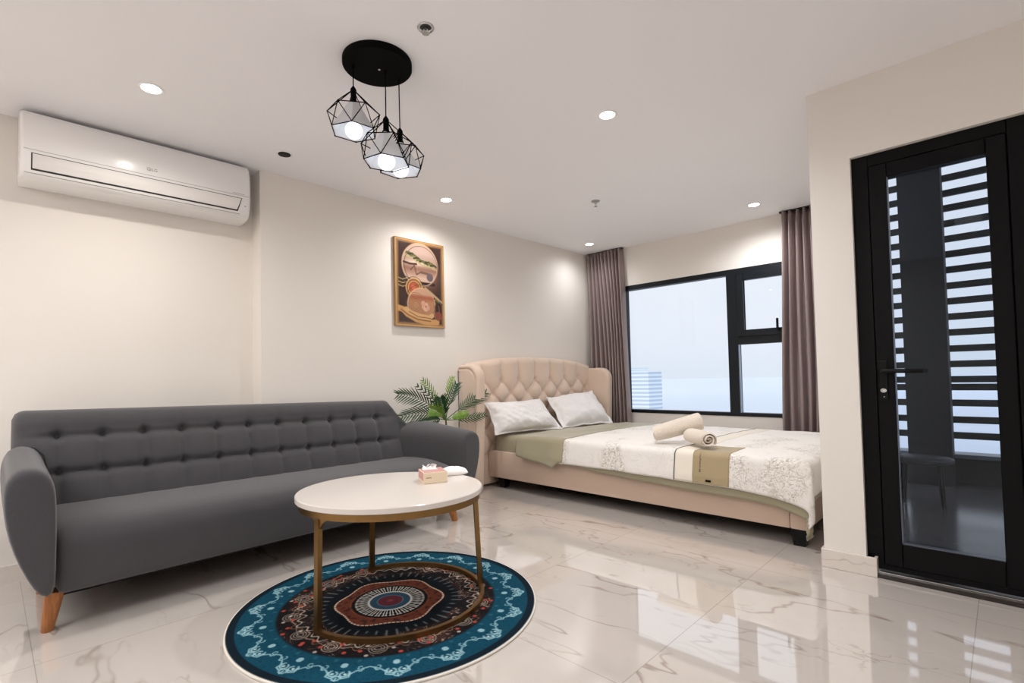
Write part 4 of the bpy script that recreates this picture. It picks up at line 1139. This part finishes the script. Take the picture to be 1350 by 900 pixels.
# pillows
def pillow(bl_, br_, tl_, tr_, th, label, sd):
    """cushion whose flange corners are given; bulges toward the room"""
    bl_, br_, tl_, tr_ = map(Vector, (bl_, br_, tl_, tr_)); nrm = (br_-bl_).cross(tl_-bl_).normalized()
    if nrm.x < 0: nrm = -nrm
    N = 56; ft, bt = [], []
    for i in range(N+1):
        s = i/N; ra, rb = [], []
        for j in range(N+1):
            t = j/N
            p = bl_*(1-s)*(1-t)+br_*s*(1-t)+tl_*(1-s)*t+tr_*s*t
            S, T = 2*s-1, 2*t-1; m = .90
            S1, T1 = abs(S)/m, abs(T)/m
            h = 0 if (S1 >= 1 or T1 >= 1) else th*((1-S1**3.2)*(1-T1**3.2))**.55
            c_in = .016*(1-abs(S)**2)*(abs(T)**4)+.0
            p = p-(tl_-bl_).normalized()*c_in*(1 if T > 0 else -1)*.9-(br_-bl_).normalized()*.018*(1-abs(T)**2)*(abs(S)**4)*(1 if S > 0 else -1)
            wrk = .012*nz(S*2.4+sd, T*3, sd)+.009*nz(S*8+T*3, T*2.5+sd, 2)+.005*nz(S*16-T*6, T*5+sd, 5)
            fl = .006*math.sin(S*9+T*7+sd)*(1 if h == 0 else 0)
            ra.append(p+nrm*(.004+h+wrk*(1 if h > 0 else .2)+fl)); rb.append(p+nrm*(-.004-h*.35+fl))
        ft.append(ra); bt.append(rb)
    bb = B(); grid(bb, ft); grid(bb, bt, flip=True)
    N1 = N
    bb.verts.ensure_lookup_table(); n1 = (N+1)**2
    idx = [(i, 0) for i in range(N1)]+[(N, j) for j in range(N1)]+[(i, N) for i in range(N, 0, -1)]+[(0, j) for j in range(N, 0, -1)]
    va = [bb.verts[i*(N+1)+j] for i, j in idx]; vb = [bb.verts[n1+i*(N+1)+j] for i, j in idx]
    for k in range(len(idx)): bb.faces.new((va[k], va[(k+1) % len(idx)], vb[(k+1) % len(idx)], vb[k]))
    cen = (bl_+br_)/2
    o = ob('pillow', bb, M_pillow, None, tuple(cen), smooth=True, angle=60); tag(o, label, 'pillow', 'pillows on the bed'); return o
pillow((-3.235, 3.115, .487), (-3.05, 3.835, .487), (-3.365, 3.105, .775), (-3.355, 3.86, .770), .105, 'white pillow on the left, nearest the palm plant', 1.3)
pillow((-3.08, 3.86, .487), (-2.985, 4.60, .487), (-3.365, 3.965, .775), (-3.350, 4.745, .815), .105, 'white pillow on the right, nearest the window curtain', 4.1)

# rolled towels
def roll_towel(c0, c1, rr, squash, label, turns=3.2, flare=0.0):
    c0, c1 = Vector(c0), Vector(c1); d = (c1-c0).normalized(); a = d.cross(Vector((0, 0, 1))).normalized(); u = a.cross(d)
    N = 120; outp, inp = [], []
    for i in range(N+1):
        t = i/N; ang = t*turns*2*PI; r = rr*(.16+.80*t); r2_ = r-rr*.17
        outp.append((math.cos(ang)*r, math.sin(ang)*r*squash)); inp.append((math.cos(ang)*max(r2_, .0005), math.sin(ang)*max(r2_, .0005)*squash))
    loop = outp+inp[::-1]
    bb = B(); rows = []
    K = 14
    for k in range(K+1):
        q = k/K; c = c0+(c1-c0)*q; fl = 1+flare*(q-.5)+.03*math.sin(5*q)
        edge = 1-.05*(1 if k in (0, K) else 0)
        r = []
        for n_, (x, y) in enumerate(loop):
            w_ = 1+.025*nz(x*30+q*3, y*30, 2)
            r.append(c+a*x*fl*edge*w_+u*y*fl*edge*w_+d*(.006*math.sin(n_*.11) if k in (0, K) else 0))
        rows.append(r)
    V = grid(bb, rows, closev=True)
    for row in (0, K):
        for i in range(N):
            q = (V[row][i], V[row][i+1], V[row][2*N+1-i-1], V[row][2*N+1-i])
            bb.faces.new(q)
    o = ob('rolled_towel', bb, M_towel, None, tuple((c0+c1)/2), smooth=True, angle=50); tag(o, label, 'towel', 'rolled towels on the duvet'); return o
roll_towel((-1.577, 3.385, .562), (-1.385, 3.240, .562), .066, .92, 'small cream rolled towel with its spiral end showing, lying on the duvet', 2.6)
roll_towel((-1.81, 3.315, .560), (-1.545, 3.500, .652), .080, .86, 'larger cream rolled towel leaning up across the smaller rolled towel', 2.4, .22)

# ------------------------------------------------------------------ added fill light and render look
def area(name, loc, rot, sx_, sy_, en, col):
    l = bpy.data.lights.new(name, 'AREA'); l.shape = 'RECTANGLE'; l.size = sx_; l.size_y = sy_; l.energy = en; l.color = col
    o = bpy.data.objects.new(name, l); COL.objects.link(o); o.location = loc; o.rotation_euler = rot; return o
#area('window_daylight', (-2.1, YW+.35, 1.3), (math.radians(-90), 0, 0), 1.8, 1.4, 30, (.86, .93, 1))
area('unseen_fill_area', (1.5, -.7, ZC-.02), (0, 0, 0), 1.8, 2.2, 14, (.95, .97, 1))  # unseen soft fill at ceiling height, added to lift the room's brightness
area('unseen_fill_area', (-2.1, -1.6, ZC-.02), (0, 0, 0), 1.6, 1.4, 26, (.98, .98, 1))
scene.view_settings.view_transform = 'Standard'; scene.view_settings.look = 'None'
scene.view_settings.exposure = 0.50; scene.view_settings.gamma = 1.0
scene.cycles.use_denoising = True
scene.cycles.max_bounces = 10; scene.cycles.diffuse_bounces = 5; scene.cycles.glossy_bounces = 5; scene.cycles.transparent_max_bounces = 12
scene.cycles.sample_clamp_indirect = 6
